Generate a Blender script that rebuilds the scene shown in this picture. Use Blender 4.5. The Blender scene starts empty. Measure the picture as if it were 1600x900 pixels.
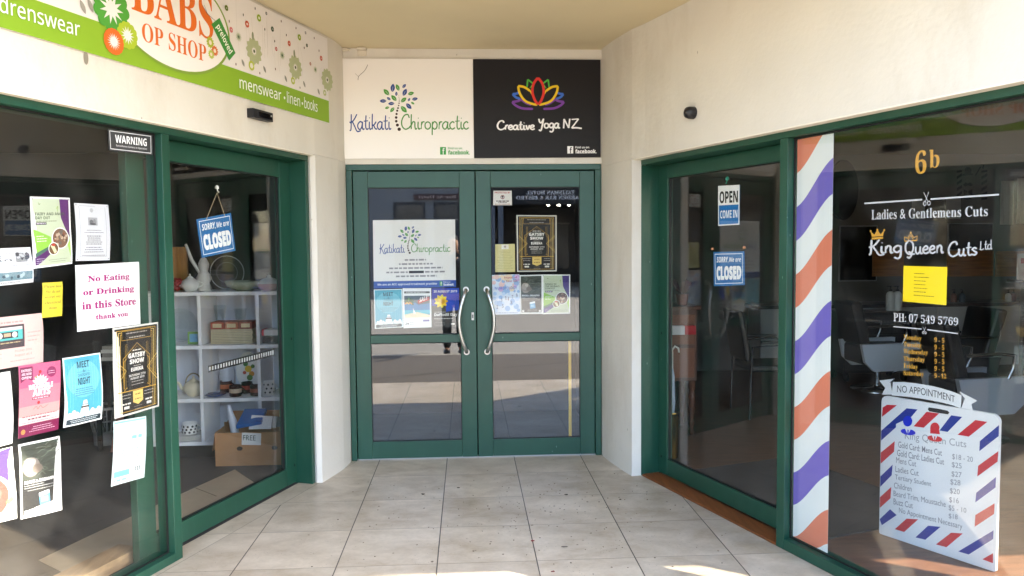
import bpy, bmesh, math, random
from mathutils import Vector, Matrix
random.seed(7)
S = bpy.context.scene
COL = S.collection
# ------------------------------------------------------------------ camera
FPX, PITCH, ROLL, YAW = 1208.8, .05633, .00878, .05682
CAM = Vector((-.0173, -5.7058, 1.5923))
AL, BL = .3423, -.87869          # left shop front: splay angle, where it meets the door wall
AR, BR = .32108, .97799          # right shop front
_cy, _sy = math.cos(YAW), math.sin(YAW)
FWD = Vector((_sy*math.cos(PITCH), _cy*math.cos(PITCH), -math.sin(PITCH)))
_r = Vector((_cy, -_sy, 0)); _d = FWD.cross(_r)
RIGHT = math.cos(ROLL)*_r + math.sin(ROLL)*_d
DOWN = -math.sin(ROLL)*_r + math.cos(ROLL)*_d
cd = bpy.data.cameras.new('camera'); cam = bpy.data.objects.new('camera', cd); COL.objects.link(cam)
cd.sensor_width = 36; cd.lens = FPX/1600*36; cd.clip_start = .02; cd.clip_end = 600
_m = Matrix((RIGHT, -DOWN, -FWD)).transposed().to_4x4(); _m.translation = CAM
cam.matrix_world = _m; S.camera = cam
# ------------------------------------------------------------------ light
SUN_AZ = math.radians(56)        # towards +x from the street normal (-y)
SUN_EL = math.radians(42)
sd = Vector((math.sin(SUN_AZ)*math.cos(SUN_EL), -math.cos(SUN_AZ)*math.cos(SUN_EL), math.sin(SUN_EL)))
W = bpy.data.worlds.new('World'); S.world = W; W.use_nodes = True
nt = W.node_tree; sky = nt.nodes.new('ShaderNodeTexSky'); sky.sky_type = 'NISHITA'; sky.sun_disc = False
sky.sun_elevation = SUN_EL; sky.sun_rotation = math.atan2(sd.x, sd.y)
nt.links.new(sky.outputs[0], nt.nodes['Background'].inputs[0]); nt.nodes['Background'].inputs[1].default_value = .15
sl = bpy.data.lights.new('sun', 'SUN'); sun = bpy.data.objects.new('sun', sl); COL.objects.link(sun)
sl.energy = 3.0; sl.angle = math.radians(.53); sl.color = (1, .92, .80)
sun.rotation_euler = sd.to_track_quat('Z', 'Y').to_euler(); sun.location = (6, -12, 14)
S.view_settings.view_transform = 'Standard'; S.view_settings.look = 'None'
S.view_settings.exposure = 3.22; S.view_settings.gamma = 1
try: S.view_settings.use_curve_mapping = False
except Exception: pass
S.render.engine = 'CYCLES'
c = S.cycles
c.use_denoising = True; c.max_bounces = 14; c.diffuse_bounces = 6; c.glossy_bounces = 6; c.transparent_max_bounces = 40
c.transmission_bounces = 6; c.sample_clamp_indirect = 8; c.caustics_reflective = False; c.caustics_refractive = False
try: c.denoising_input_passes = 'RGB_ALBEDO_NORMAL'; c.denoising_prefilter = 'ACCURATE'
except Exception: pass

# ------------------------------------------------------------------ planes
class Pl:
    """a wall plane: x to the right as seen from outside, z up, d out of the wall"""
    def __init__(s, O, ux, n): s.O, s.ux, s.n = Vector(O), Vector(ux), Vector(n)
    def pt(s, x, z, d=0): return s.O + s.ux*x + Vector((0, 0, z)) + s.n*d
    def px(s, u, v, d=0):
        r = FWD + RIGHT*((u-800)/FPX) + DOWN*((v-450)/FPX)
        return CAM + r*((s.n.dot(s.O)+d - s.n.dot(CAM))/s.n.dot(r))
    def loc(s, u, v, d=0):
        q = s.px(u, v, d)-s.O; return q.dot(s.ux), q.z
F = Pl((0, 0, 0), (1, 0, 0), (0, -1, 0))
L = Pl((BL, 0, 0), (math.sin(AL), math.cos(AL), 0), (math.cos(AL), -math.sin(AL), 0))
R = Pl((BR, 0, 0), (math.sin(AR), -math.cos(AR), 0), (-math.cos(AR), -math.sin(AR), 0))
def at(u, v, Y): return F.px(u, v, -Y)      # point on the vertical plane y = Y
def gr(u, v, z=0):
    r = FWD + RIGHT*((u-800)/FPX) + DOWN*((v-450)/FPX); return CAM + r*((z-CAM.z)/r.z)
UZ = Vector((0, 0, 1))
# ------------------------------------------------------------------ materials
def lin(h):
    h = h.lstrip('#'); o = []
    for i in (0, 2, 4):
        x = int(h[i:i+2], 16)/255; o.append(x/12.92 if x <= .04045 else ((x+.055)/1.055)**2.4)
    return o
_M = {}
def M(h, rough=.6, metal=0, var=.0, scale=6, bump=0, bscale=60, spec=.5, name=None, coat=0, stretch=None):
    key = (h, rough, metal, var, scale, bump, bscale, spec, coat, stretch)
    if key in _M: return _M[key]
    m = bpy.data.materials.new(name or 'surface_'+h.strip('#')); m.use_nodes = True
    t = m.node_tree; b = t.nodes['Principled BSDF']; col = lin(h)
    b.inputs['Base Color'].default_value = (*col, 1); b.inputs['Roughness'].default_value = rough
    b.inputs['Metallic'].default_value = metal; b.inputs['Specular IOR Level'].default_value = spec
    if coat: b.inputs['Coat Weight'].default_value = coat; b.inputs['Coat Roughness'].default_value = .1
    g = None
    if var or bump:
        g = t.nodes.new('ShaderNodeNewGeometry'); src = g.outputs['Position']
        if stretch:
            mp = t.nodes.new('ShaderNodeMapping'); mp.inputs['Scale'].default_value = stretch
            t.links.new(src, mp.inputs[0]); src = mp.outputs[0]
    if var:
        n = t.nodes.new('ShaderNodeTexNoise'); n.inputs['Scale'].default_value = scale; n.inputs['Detail'].default_value = 6
        t.links.new(src, n.inputs['Vector'])
        r = t.nodes.new('ShaderNodeMapRange'); r.inputs['From Min'].default_value = .3; r.inputs['From Max'].default_value = .7
        r.inputs['To Min'].default_value = 1-var; r.inputs['To Max'].default_value = 1+var
        t.links.new(n.outputs['Fac'], r.inputs['Value'])
        x = t.nodes.new('ShaderNodeVectorMath'); x.operation = 'SCALE'; x.inputs[0].default_value = col
        t.links.new(r.outputs[0], x.inputs['Scale']); t.links.new(x.outputs[0], b.inputs['Base Color'])
    if bump:
        n2 = t.nodes.new('ShaderNodeTexNoise'); n2.inputs['Scale'].default_value = bscale; n2.inputs['Detail'].default_value = 5
        t.links.new(g.outputs['Position'], n2.inputs['Vector'])
        bp = t.nodes.new('ShaderNodeBump'); bp.inputs['Strength'].default_value = bump; bp.inputs['Distance'].default_value = .004
        t.links.new(n2.outputs['Fac'], bp.inputs['Height']); t.links.new(bp.outputs[0], b.inputs['Normal'])
    _M[key] = m; return m
def ink(h): return M(h, .55, spec=.3)
def mat_glass(name='window_glass', tint=(.985, .99, .985), dirt=.007, f0=.042, gz=1.0):
    m = bpy.data.materials.new(name); m.use_nodes = True; t = m.node_tree; t.nodes.clear(); N = t.nodes.new; K = t.links.new
    out = N('ShaderNodeOutputMaterial'); g = N('ShaderNodeNewGeometry'); dt = N('ShaderNodeVectorMath'); dt.operation = 'DOT_PRODUCT'
    K(g.outputs['Incoming'], dt.inputs[0]); K(g.outputs['Normal'], dt.inputs[1])
    a = N('ShaderNodeMath'); a.operation = 'ABSOLUTE'; K(dt.outputs['Value'], a.inputs[0])
    s = N('ShaderNodeMath'); s.operation = 'SUBTRACT'; s.inputs[0].default_value = 1; K(a.outputs[0], s.inputs[1])
    p = N('ShaderNodeMath'); p.operation = 'POWER'; p.inputs[1].default_value = 5; K(s.outputs[0], p.inputs[0])
    q = N('ShaderNodeMath'); q.operation = 'MULTIPLY_ADD'; q.inputs[1].default_value = (1-f0)*gz; q.inputs[2].default_value = f0; K(p.outputs[0], q.inputs[0])
    tr = N('ShaderNodeBsdfTransparent'); tr.inputs[0].default_value = (*tint, 1)
    gl = N('ShaderNodeBsdfGlossy'); gl.inputs['Roughness'].default_value = 0; gl.inputs[0].default_value = (1, 1, 1, 1)
    mx = N('ShaderNodeMixShader'); K(q.outputs[0], mx.inputs[0]); K(tr.outputs[0], mx.inputs[1]); K(gl.outputs[0], mx.inputs[2])
    n = N('ShaderNodeTexNoise'); n.inputs['Scale'].default_value = 5; n.inputs['Detail'].default_value = 6; K(g.outputs['Position'], n.inputs['Vector'])
    mr = N('ShaderNodeMapRange'); mr.inputs['From Min'].default_value = .4; mr.inputs['From Max'].default_value = .75; mr.inputs['To Max'].default_value = dirt*2
    K(n.outputs['Fac'], mr.inputs['Value'])
    df = N('ShaderNodeBsdfDiffuse'); df.inputs[0].default_value = (.6, .58, .54, 1)
    m2 = N('ShaderNodeMixShader'); K(mr.outputs[0], m2.inputs[0]); K(mx.outputs[0], m2.inputs[1]); K(df.outputs[0], m2.inputs[2])
    K(m2.outputs[0], out.inputs[0]); return m
GLASS = mat_glass(); DGLASS = mat_glass('tinted_door_glass', (.97, .98, .97), .003, .07, 1); CLEAR = mat_glass('clear_glassware', (.93, .95, .95), 0, .043, 1)
GASKET = M('#0b0d0c', .6, name='black_rubber_gasket')
def worn(h, name, rough, var, scale, bump, bscale, mark, mscale, mth_, mamt, stretch=(1, 1, 1), patch='#b8ad9a', pamt=.25, coat=0):
    m = M(h, rough, var=var, scale=scale, bump=bump, bscale=bscale, name=name, coat=coat); t = m.node_tree; N = t.nodes.new; K = t.links.new; b = t.nodes['Principled BSDF']
    src = b.inputs['Base Color'].links[0].from_socket; g = N('ShaderNodeNewGeometry')
    mp = N('ShaderNodeMapping'); mp.inputs['Scale'].default_value = stretch; K(g.outputs['Position'], mp.inputs[0])
    n = N('ShaderNodeTexNoise'); n.inputs['Scale'].default_value = 1.6; n.inputs['Detail'].default_value = 8; n.inputs['Roughness'].default_value = .7; K(mp.outputs[0], n.inputs['Vector'])
    r = N('ShaderNodeMapRange'); r.inputs['From Min'].default_value = .52; r.inputs['From Max'].default_value = .74; r.inputs['To Max'].default_value = pamt; K(n.outputs['Fac'], r.inputs['Value'])
    x = N('ShaderNodeMixRGB'); x.inputs[2].default_value = (*lin(patch), 1); K(r.outputs[0], x.inputs[0]); K(src, x.inputs[1])
    v = N('ShaderNodeTexVoronoi'); v.inputs['Scale'].default_value = mscale; K(mp.outputs[0], v.inputs['Vector'])
    n2 = N('ShaderNodeTexNoise'); n2.inputs['Scale'].default_value = 2.7; n2.inputs['Detail'].default_value = 3; K(g.outputs['Position'], n2.inputs['Vector'])
    a = N('ShaderNodeMath'); a.operation = 'LESS_THAN'; a.inputs[1].default_value = mth_; K(v.outputs['Distance'], a.inputs[0])
    c_ = N('ShaderNodeMath'); c_.operation = 'GREATER_THAN'; c_.inputs[1].default_value = .56; K(n2.outputs['Fac'], c_.inputs[0])
    d = N('ShaderNodeMath'); d.operation = 'MULTIPLY'; K(a.outputs[0], d.inputs[0]); K(c_.outputs[0], d.inputs[1])
    e = N('ShaderNodeMath'); e.operation = 'MULTIPLY'; e.inputs[1].default_value = mamt; K(d.outputs[0], e.inputs[0])
    y = N('ShaderNodeMixRGB'); y.inputs[2].default_value = (*lin(mark), 1); K(e.outputs[0], y.inputs[0]); K(x.outputs[0], y.inputs[1]); K(y.outputs[0], b.inputs['Base Color'])
    rr = N('ShaderNodeMapRange'); rr.inputs['To Min'].default_value = rough-.08; rr.inputs['To Max'].default_value = rough+.18; K(n.outputs['Fac'], rr.inputs['Value']); K(rr.outputs[0], b.inputs['Roughness'])
    return m
PLASTER = worn('#d6d0c5', 'cream_painted_plaster', .75, .04, 2.2, .45, 38, '#6f6555', 17, .06, .65, (1, 1, .4), '#b3a690', .42)
GREEN = worn('#174434', 'green_powder_coat', .36, .10, 3, .03, 160, '#86a093', 24, .055, .6, (1, 1, .3), '#44695a', .30, .05)
PLASTERW = M('#dedad3', .75, var=.05, scale=2.5, bump=.2, bscale=45, name='white_painted_plaster')
SOFFIT = M('#cfc2a0', .85, var=.04, scale=1.4, bump=.1, bscale=30, name='beige_painted_soffit')
CHROME = M('#c9c9c9', .18, 1, name='chrome'); STEEL = M('#b9b8b4', .32, 1, name='brushed_steel')
BLACK = M('#15151a', .45, name='black_plastic'); WHITEP = M('#e8e6e2', .35, name='white_plastic')
# ------------------------------------------------------------------ mesh builder
class MB:
    def __init__(s): s.v, s.f, s.k, s.sm, s.mats = [], [], [], [], []
    def mi(s, m):
        if m not in s.mats: s.mats.append(m)
        return s.mats.index(m)
    def poly(s, pts, m, smooth=False):
        b = len(s.v); s.v += [Vector(p) for p in pts]; s.f.append(list(range(b, b+len(pts)))); s.k.append(s.mi(m)); s.sm.append(smooth)
    def faces(s, vs, fs, m, smooth=False):
        b = len(s.v); s.v += [Vector(p) for p in vs]; i = s.mi(m)
        for f in fs: s.f.append([b+q for q in f]); s.k.append(i); s.sm.append(smooth)
    def hexa(s, c, m):           # c: 4 bottom then 4 top corners, counter clockwise
        s.faces(c, [(3, 2, 1, 0), (4, 5, 6, 7), (0, 1, 5, 4), (1, 2, 6, 5), (2, 3, 7, 6), (3, 0, 4, 7)], m)
    def box(s, P, x0, x1, z0, z1, d0, d1, m):   # box in a wall plane's own directions
        if x0 > x1: x0, x1 = x1, x0
        if z0 > z1: z0, z1 = z1, z0
        if d0 > d1: d0, d1 = d1, d0
        q = [P.pt(x0, z0, d1), P.pt(x1, z0, d1), P.pt(x1, z0, d0), P.pt(x0, z0, d0), P.pt(x0, z1, d1), P.pt(x1, z1, d1), P.pt(x1, z1, d0), P.pt(x0, z1, d0)]
        s.hexa(q, m)
    def wbox(s, x0, x1, y0, y1, z0, z1, m): s.box(F, x0, x1, z0, z1, -y1, -y0, m)
    def prism(s, pts, off, m, side=None):
        n = len(pts); a = [Vector(p) for p in pts]; b = [p+off for p in a]; side = side or m
        s.poly(a, m); s.poly(b[::-1], m)
        for i in range(n): j = (i+1) % n; s.poly([a[i], b[i], b[j], a[j]], side)
    def tube(s, pts, r, m, n=10, caps=True):
        pts = [Vector(p) for p in pts]; k = len(pts); rs = r if isinstance(r, (list, tuple)) else [r]*k
        vs = []; up = None
        for i, p in enumerate(pts):
            t = (pts[min(i+1, k-1)]-pts[max(i-1, 0)]).normalized()
            if up is None: up = Vector((0, 0, 1)) if abs(t.z) < .9 else Vector((1, 0, 0))
            a = t.cross(up).normalized(); up = a.cross(t).normalized()
            for j in range(n):
                th = 2*math.pi*j/n; vs.append(p+(a*math.cos(th)+up*math.sin(th))*rs[i])
        fs = [(i*n+j, i*n+(j+1) % n, (i+1)*n+(j+1) % n, (i+1)*n+j) for i in range(k-1) for j in range(n)]
        s.faces(vs, fs, m, True)
        if caps: s.poly(vs[:n][::-1], m); s.poly(vs[-n:], m)
    def lathe(s, prof, o, m, n=24, sx=1, sy=1, caps=True):
        o = Vector(o); vs = []
        for r, z in prof:
            for j in range(n):
                th = 2*math.pi*j/n; vs.append(o+Vector((r*math.cos(th)*sx, r*math.sin(th)*sy, z)))
        fs = [(i*n+j, i*n+(j+1) % n, (i+1)*n+(j+1) % n, (i+1)*n+j) for i in range(len(prof)-1) for j in range(n)]
        s.faces(vs, fs, m, True)
        if caps:
            if prof[0][0] > 1e-4: s.poly(vs[:n][::-1], m)
            if prof[-1][0] > 1e-4: s.poly(vs[-n:], m)
    def build(s, name, parent=None, bevel=0, org=None, seg=2):
        me = bpy.data.meshes.new(name)
        if org is None:
            if parent is not None: org = Vector(parent['_o'])
            else:
                lo = [min(v[i] for v in s.v) for i in range(3)]; hi = [max(v[i] for v in s.v) for i in range(3)]
                org = Vector(((lo[0]+hi[0])/2, (lo[1]+hi[1])/2, lo[2]))
        me.from_pydata([v-org for v in s.v], [], s.f)
        for m in s.mats: me.materials.append(m)
        me.polygons.foreach_set('material_index', s.k); me.polygons.foreach_set('use_smooth', s.sm); me.update()
        o = bpy.data.objects.new(name, me); COL.objects.link(o); o['_o'] = tuple(org)
        if parent is not None: o.parent = parent
        else: o.location = org
        if bevel:
            b = o.modifiers.new('edge', 'BEVEL'); b.width = bevel; b.segments = seg; b.limit_method = 'ANGLE'; b.angle_limit = .6
        return o
def tag(o, label=None, cat=None, group=None, kind='thing'):
    if label: o['label'] = label
    if cat: o['category'] = cat
    if group: o['group'] = group
    o['kind'] = kind; return o
def thing(name, loc, label, cat, group=None):
    e = bpy.data.objects.new(name, None); COL.objects.link(e); e.location = loc; e['_o'] = tuple(loc); e.empty_display_size = .1
    return tag(e, label, cat, group)
def struct(o): o['kind'] = 'structure'; return o
def dup(root, loc, label=None):
    c = root.copy(); COL.objects.link(c); c.location = loc
    if label: c['label'] = label
    for ch in list(root.children):
        q = ch.copy(); COL.objects.link(q); q.parent = c
        for g in list(ch.children): w = g.copy(); COL.objects.link(w); w.parent = q
    return c
# ------------------------------------------------------------------ lettering
def styl(t, st):
    U = {'serif': (0x1d400, 0x1d41a, 0x1d7ce), 'serifi': (0x1d468, 0x1d482, None), 'sans': (0x1d5a0, 0x1d5ba, 0x1d7e2), 'bold': (0x1d5d4, 0x1d5ee, 0x1d7ec),
         'boldi': (0x1d63c, 0x1d656, None), 'mono': (0x1d670, 0x1d68a, 0x1d7f6), 'script': (0x1d4d0, 0x1d4ea, None)}.get(st)
    if not U: return t
    o = ''
    for ch in t:
        if 'A' <= ch <= 'Z': o += chr(U[0]+ord(ch)-65)
        elif 'a' <= ch <= 'z': o += chr(U[1]+ord(ch)-97)
        elif '0' <= ch <= '9' and U[2]: o += chr(U[2]+ord(ch)-48)
        else: o += ch
    return o
_T = {}
def tmesh(t, st, off=0, res=3, sp=1.0):
    k = (t, st, off, res, sp)
    if k in _T: return _T[k]
    cu = bpy.data.curves.new('type', 'FONT'); cu.body = styl(t, st); cu.size = 1; cu.resolution_u = res; cu.offset = off; cu.fill_mode = 'FRONT'; cu.space_character = sp
    o = bpy.data.objects.new('type', cu); COL.objects.link(o)
    bpy.context.view_layer.update()
    me = bpy.data.meshes.new_from_object(o.evaluated_get(bpy.context.evaluated_depsgraph_get()))
    vs = [(v.co.x, v.co.y) for v in me.vertices]; fs = [tuple(p.vertices) for p in me.polygons]
    bpy.data.objects.remove(o); bpy.data.curves.remove(cu); bpy.data.meshes.remove(me)
    x0 = min(v[0] for v in vs); x1 = max(v[0] for v in vs); y0 = min(v[1] for v in vs); y1 = max(v[1] for v in vs)
    _T[k] = (vs, fs, (x0, x1, y0, y1)); return _T[k]
GLY = {
'a': (.98, [[(.75,.85),(.45,1.0),(.1,.7),(.05,.3),(.3,0),(.6,.2),(.78,.9)], [(.78,1),(.74,.3),(.85,0),(1.05,.12)]]),
't': (.65, [[(.35,1.8),(.28,.9),(.28,.25),(.45,0),(.7,.15)], [(.0,1.05),(.65,1.1)]]),
'i': (.47, [[(.2,1),(.17,.3),(.3,0),(.5,.15)], [(.22,1.42),(.25,1.52)]]),
'k': (.88, [[(.2,2),(.15,1),(.15,0)], [(.75,1),(.45,.62),(.18,.5)], [(.35,.55),(.6,.1),(.88,.05)]]),
'h': (.92, [[(.2,2),(.15,1),(.15,0)], [(.15,.5),(.4,.97),(.65,.9),(.66,.4),(.75,0),(.95,.12)]]),
'r': (.62, [[(.2,1),(.15,0)], [(.15,.5),(.35,.95),(.62,.95)]]),
'o': (.9, [[(.45,1),(.1,.75),(.1,.22),(.42,0),(.77,.25),(.77,.75),(.45,1)]]),
'p': (.94, [[(.2,1),(.15,0),(.13,-.8)], [(.17,.6),(.45,1),(.8,.75),(.77,.2),(.45,0),(.17,.25)]]),
'c': (.8, [[(.7,.82),(.45,1),(.1,.7),(.1,.25),(.4,0),(.78,.2)]]),
'e': (.8, [[(.1,.48),(.55,.58),(.62,.85),(.4,1),(.1,.7),(.1,.25),(.4,0),(.78,.2)]]),
'v': (.76, [[(.1,1),(.35,0),(.68,1)]]),
'g': (.94, [[(.75,.85),(.45,1),(.1,.7),(.1,.3),(.4,.05),(.72,.35)], [(.78,1),(.75,-.4),(.45,-.8),(.1,-.6)]]),
'n': (.94, [[(.15,1),(.15,0)], [(.15,.55),(.4,1),(.65,.85),(.66,.3),(.75,0),(.94,.12)]]),
'u': (.96, [[(.12,1),(.12,.3),(.35,0),(.66,.35)], [(.69,1),(.66,.3),(.78,0),(.96,.12)]]),
's': (.72, [[(.6,.82),(.35,1),(.12,.8),(.35,.52),(.6,.3),(.35,0),(.05,.15)]]),
'd': (1.0, [[(.72,.8),(.4,1),(.1,.7),(.1,.25),(.4,0),(.7,.3)], [(.76,2),(.74,.3),(.85,0),(1.0,.1)]]),
'K': (1.2, [[(.3,1.95),(.27,1),(.2,.0),(.0,-.15)], [(1.15,1.95),(.7,1.25),(.2,.85),(.05,1.0)], [(.45,1.0),(.8,.35),(1.15,-.25),(1.7,-.15)]]),
'C': (1.3, [[(1.2,1.5),(1.0,1.95),(.5,1.8),(.15,1.1),(.2,.4),(.6,0),(1.1,.15),(1.4,.5)]]),
'Y': (1.05, [[(.1,1.9),(.28,1.2),(.6,1.15),(.95,1.9)], [(.97,1.95),(.75,.7),(.45,-.5),(.1,-.3)]]),
'N': (1.15, [[(.15,0),(.22,1.8)], [(.22,1.8),(.85,.05)], [(.85,.05),(1.0,1.85)]]),
'Z': (1.3, [[(.1,1.7),(1.05,1.8)], [(1.05,1.8),(.1,.05)], [(.1,.05),(.8,.1),(1.5,-.05)]]),
'Q': (1.3, [[(.6,1.9),(.17,1.4),(.15,.5),(.6,0),(1.05,.5),(1.05,1.4),(.6,1.9)], [(.5,.4),(.85,-.1),(.6,-.5),(.3,-.35)], [(.7,.25),(1.0,0),(1.3,0)]]),
'G': (1.2, [[(1.0,1.2),(.95,1.75),(.5,1.85),(.12,1.2),(.15,.4),(.55,0),(1.0,.4),(.75,.75),(.6,.55)]]),
'L': (.95, [[(.25,1.8),(.22,.9),(.15,.1)], [(.0,.15),(.4,.0),(.9,.25)]]),
' ': (.55, [])}
GLY['q'] = GLY['g']
def cr(p, k=5):
    if len(p) < 3: return list(p)
    q = [p[0]]+list(p)+[p[-1]]; o = []
    for i in range(1, len(q)-2):
        a, b, c_, d = q[i-1], q[i], q[i+1], q[i+2]
        for j in range(k):
            t = j/k
            o.append(tuple(.5*(2*b[e]+(c_[e]-a[e])*t+(2*a[e]-5*b[e]+4*c_[e]-d[e])*t*t+(-a[e]+3*b[e]-3*c_[e]+d[e])*t**3) for e in (0, 1)))
    o.append(tuple(p[-1])); return o
def ribbon(pts, w):
    """quads of a stroke of width w with round-ish ends (2D)"""
    q = []; n = len(pts)
    for i in range(n):
        a = pts[max(i-1, 0)]; b = pts[min(i+1, n-1)]; dx, dy = b[0]-a[0], b[1]-a[1]; l = math.hypot(dx, dy) or 1
        h = w/2*(.7 if i in (0, n-1) else 1)
        q.append(((pts[i][0]-dy/l*h, pts[i][1]+dx/l*h), (pts[i][0]+dy/l*h, pts[i][1]-dx/l*h)))
    return [(q[i][1], q[i+1][1], q[i+1][0], q[i][0]) for i in range(n-1)]
def smesh(t, w):
    x = 0; qs = []; z = 0
    for ch in t:
        adv, st = GLY[ch]
        for p in st: z += 3e-5; qs += [[(*k, z) for k in q] for q in ribbon([(a+x, b) for a, b in cr(p)], w)]
        x += adv
    vs = [p for q in qs for p in q]; fs = [(4*i, 4*i+1, 4*i+2, 4*i+3) for i in range(len(qs))]
    xs = [v[0] for v in vs]; ys = [v[1] for v in vs]
    return vs, fs, (min(xs), max(xs), min(ys), max(ys))
class Art:
    """flat printing on a sheet: unit square (x right, y down) laid on four corners; each layer 0.25 mm proud of the last"""
    def __init__(s, mb, tl, tr, br, bl, n, d0=.0004, step=.00025):
        s.mb, s.q, s.n, s.d, s.step = mb, [Vector(p) for p in (tl, tr, br, bl)], n, d0, step
        s.asp = ((s.q[1]-s.q[0]).length+(s.q[2]-s.q[3]).length)/((s.q[3]-s.q[0]).length+(s.q[2]-s.q[1]).length)
        s.wave = 0
    def P(s, x, y):
        a, b, c_, d = s.q
        p = a*(1-x)*(1-y)+b*x*(1-y)+c_*x*y+d*(1-x)*y + s.n*s.d
        return p
    def up(s): s.d += s.step
    def poly(s, pts, h, lift=3e-5):
        s.d += lift
        s.mb.poly([s.P(*p) for p in (pts if s._cw(pts) >= 0 else pts[::-1])], ink(h))
    def _cw(s, pts): return -sum(pts[i][0]*pts[(i+1) % len(pts)][1]-pts[(i+1) % len(pts)][0]*pts[i][1] for i in range(len(pts)))
    def rect(s, x0, y0, x1, y1, h, lift=3e-5): s.poly([(x0, y0), (x1, y0), (x1, y1), (x0, y1)], h, lift)
    def ell(s, cx, cy, rx, ry=None, h='#ffffff', n=28, a0=0, a1=360):
        ry = rx*s.asp if ry is None else ry
        k = [math.radians(a0+(a1-a0)*i/n) for i in range(n if a1-a0 >= 360 else n+1)]
        s.poly([(cx+rx*math.cos(t), cy+ry*math.sin(t)) for t in k], h)
    def line(s, pts, w, h, smooth=False):    # w in units of sheet width
        pts = [(p[0], p[1]/s.asp) for p in pts]
        s.d += 3e-5
        for q in ribbon(cr(pts) if smooth else pts, w): s.poly([(a, b*s.asp) for a, b in q], h, 0)
    def ring(s, cx, cy, rx, w, h, ry=None, n=28):
        ry = rx*s.asp if ry is None else ry
        s.line([(cx+rx*math.cos(2*math.pi*i/n), cy+ry*math.sin(2*math.pi*i/n)) for i in range(n+1)], w, h)
    def frame(s, x0, y0, x1, y1, w, h):
        wy = w*s.asp; s.d += 3e-5
        s.rect(x0, y0, x1, y0+wy, h); s.rect(x0, y1-wy, x1, y1, h); s.rect(x0, y0+wy, x0+w, y1-wy, h); s.rect(x1-w, y0+wy, x1, y1-wy, h)
    def _put(s, vs, fs, bb, box, h, shear=0):
        s.d += 3e-5; x0, y0, x1, y1 = box; sx = (x1-x0)/(bb[1]-bb[0]); sy = (y1-y0)/(bb[3]-bb[2])
        s.mb.faces([s.P(x0+(v[0]-bb[0])*sx, y1-(v[1]-bb[2])*sy + shear*((v[0]-bb[0])*sx))+s.n*(v[2] if len(v) > 2 else 0) for v in vs], fs, ink(h))
    def text(s, t, st, x0, y0, x1, y1, h, off=0, res=3, sp=1.0, shear=0): vs, fs, bb = tmesh(t, st, off, res, sp); s._put(vs, fs, bb, (x0, y0, x1, y1), h, shear)
    def stroke(s, t, w, x0, y0, x1, y1, h): vs, fs, bb = smesh(t, w); s._put(vs, fs, bb, (x0, y0, x1, y1), h)
    def greek(s, x0, x1, y, hgt, h, align='c', fill=1.0):
        """a line of print too small to read: word-length dashes"""
        w = (x1-x0)*fill; s.d += 3e-5; a = {'c': (x0+x1-w)/2, 'l': x0, 'r': x1-w}[align]; x = a
        while x < a+w-1e-4:
            l = random.uniform(.4, 1.5)*hgt/s.asp*2.4; e = min(x+l, a+w); s.rect(x, y, e, y+hgt, h, 0); x = e+hgt/s.asp*.7
    def leaf(s, cx, cy, l, ang, h, w=.42):
        c_, sn = math.cos(ang), math.sin(ang); p = []
        for i in range(9): t = i/8; p.append((t*l, math.sin(math.pi*t)**.8*l*w*.5))
        for i in range(7, 0, -1): t = i/8; p.append((t*l, -math.sin(math.pi*t)**.8*l*w*.5))
        s.poly([(cx+a*c_-b*sn, cy+(a*sn+b*c_)*s.asp) for a, b in p], h)
    def star(s, cx, cy, r0, r1, n, h, a=0):
        s.poly([(cx+(r0 if i % 2 else r1)*math.cos(a+math.pi*i/n), cy+(r0 if i % 2 else r1)*math.sin(a+math.pi*i/n)*s.asp) for i in range(2*n)], h)
    def flower(s, cx, cy, r, h, hc, n=12, pet=.34):
        for i in range(n):
            a = 2*math.pi*i/n; s.leaf(cx+math.cos(a)*r*.2, cy+math.sin(a)*r*.2*s.asp, r*.8, a, h, pet*2)
        s.up(); s.star(cx, cy, r*.12, r*.36, n, hc); s.d -= s.step
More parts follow.
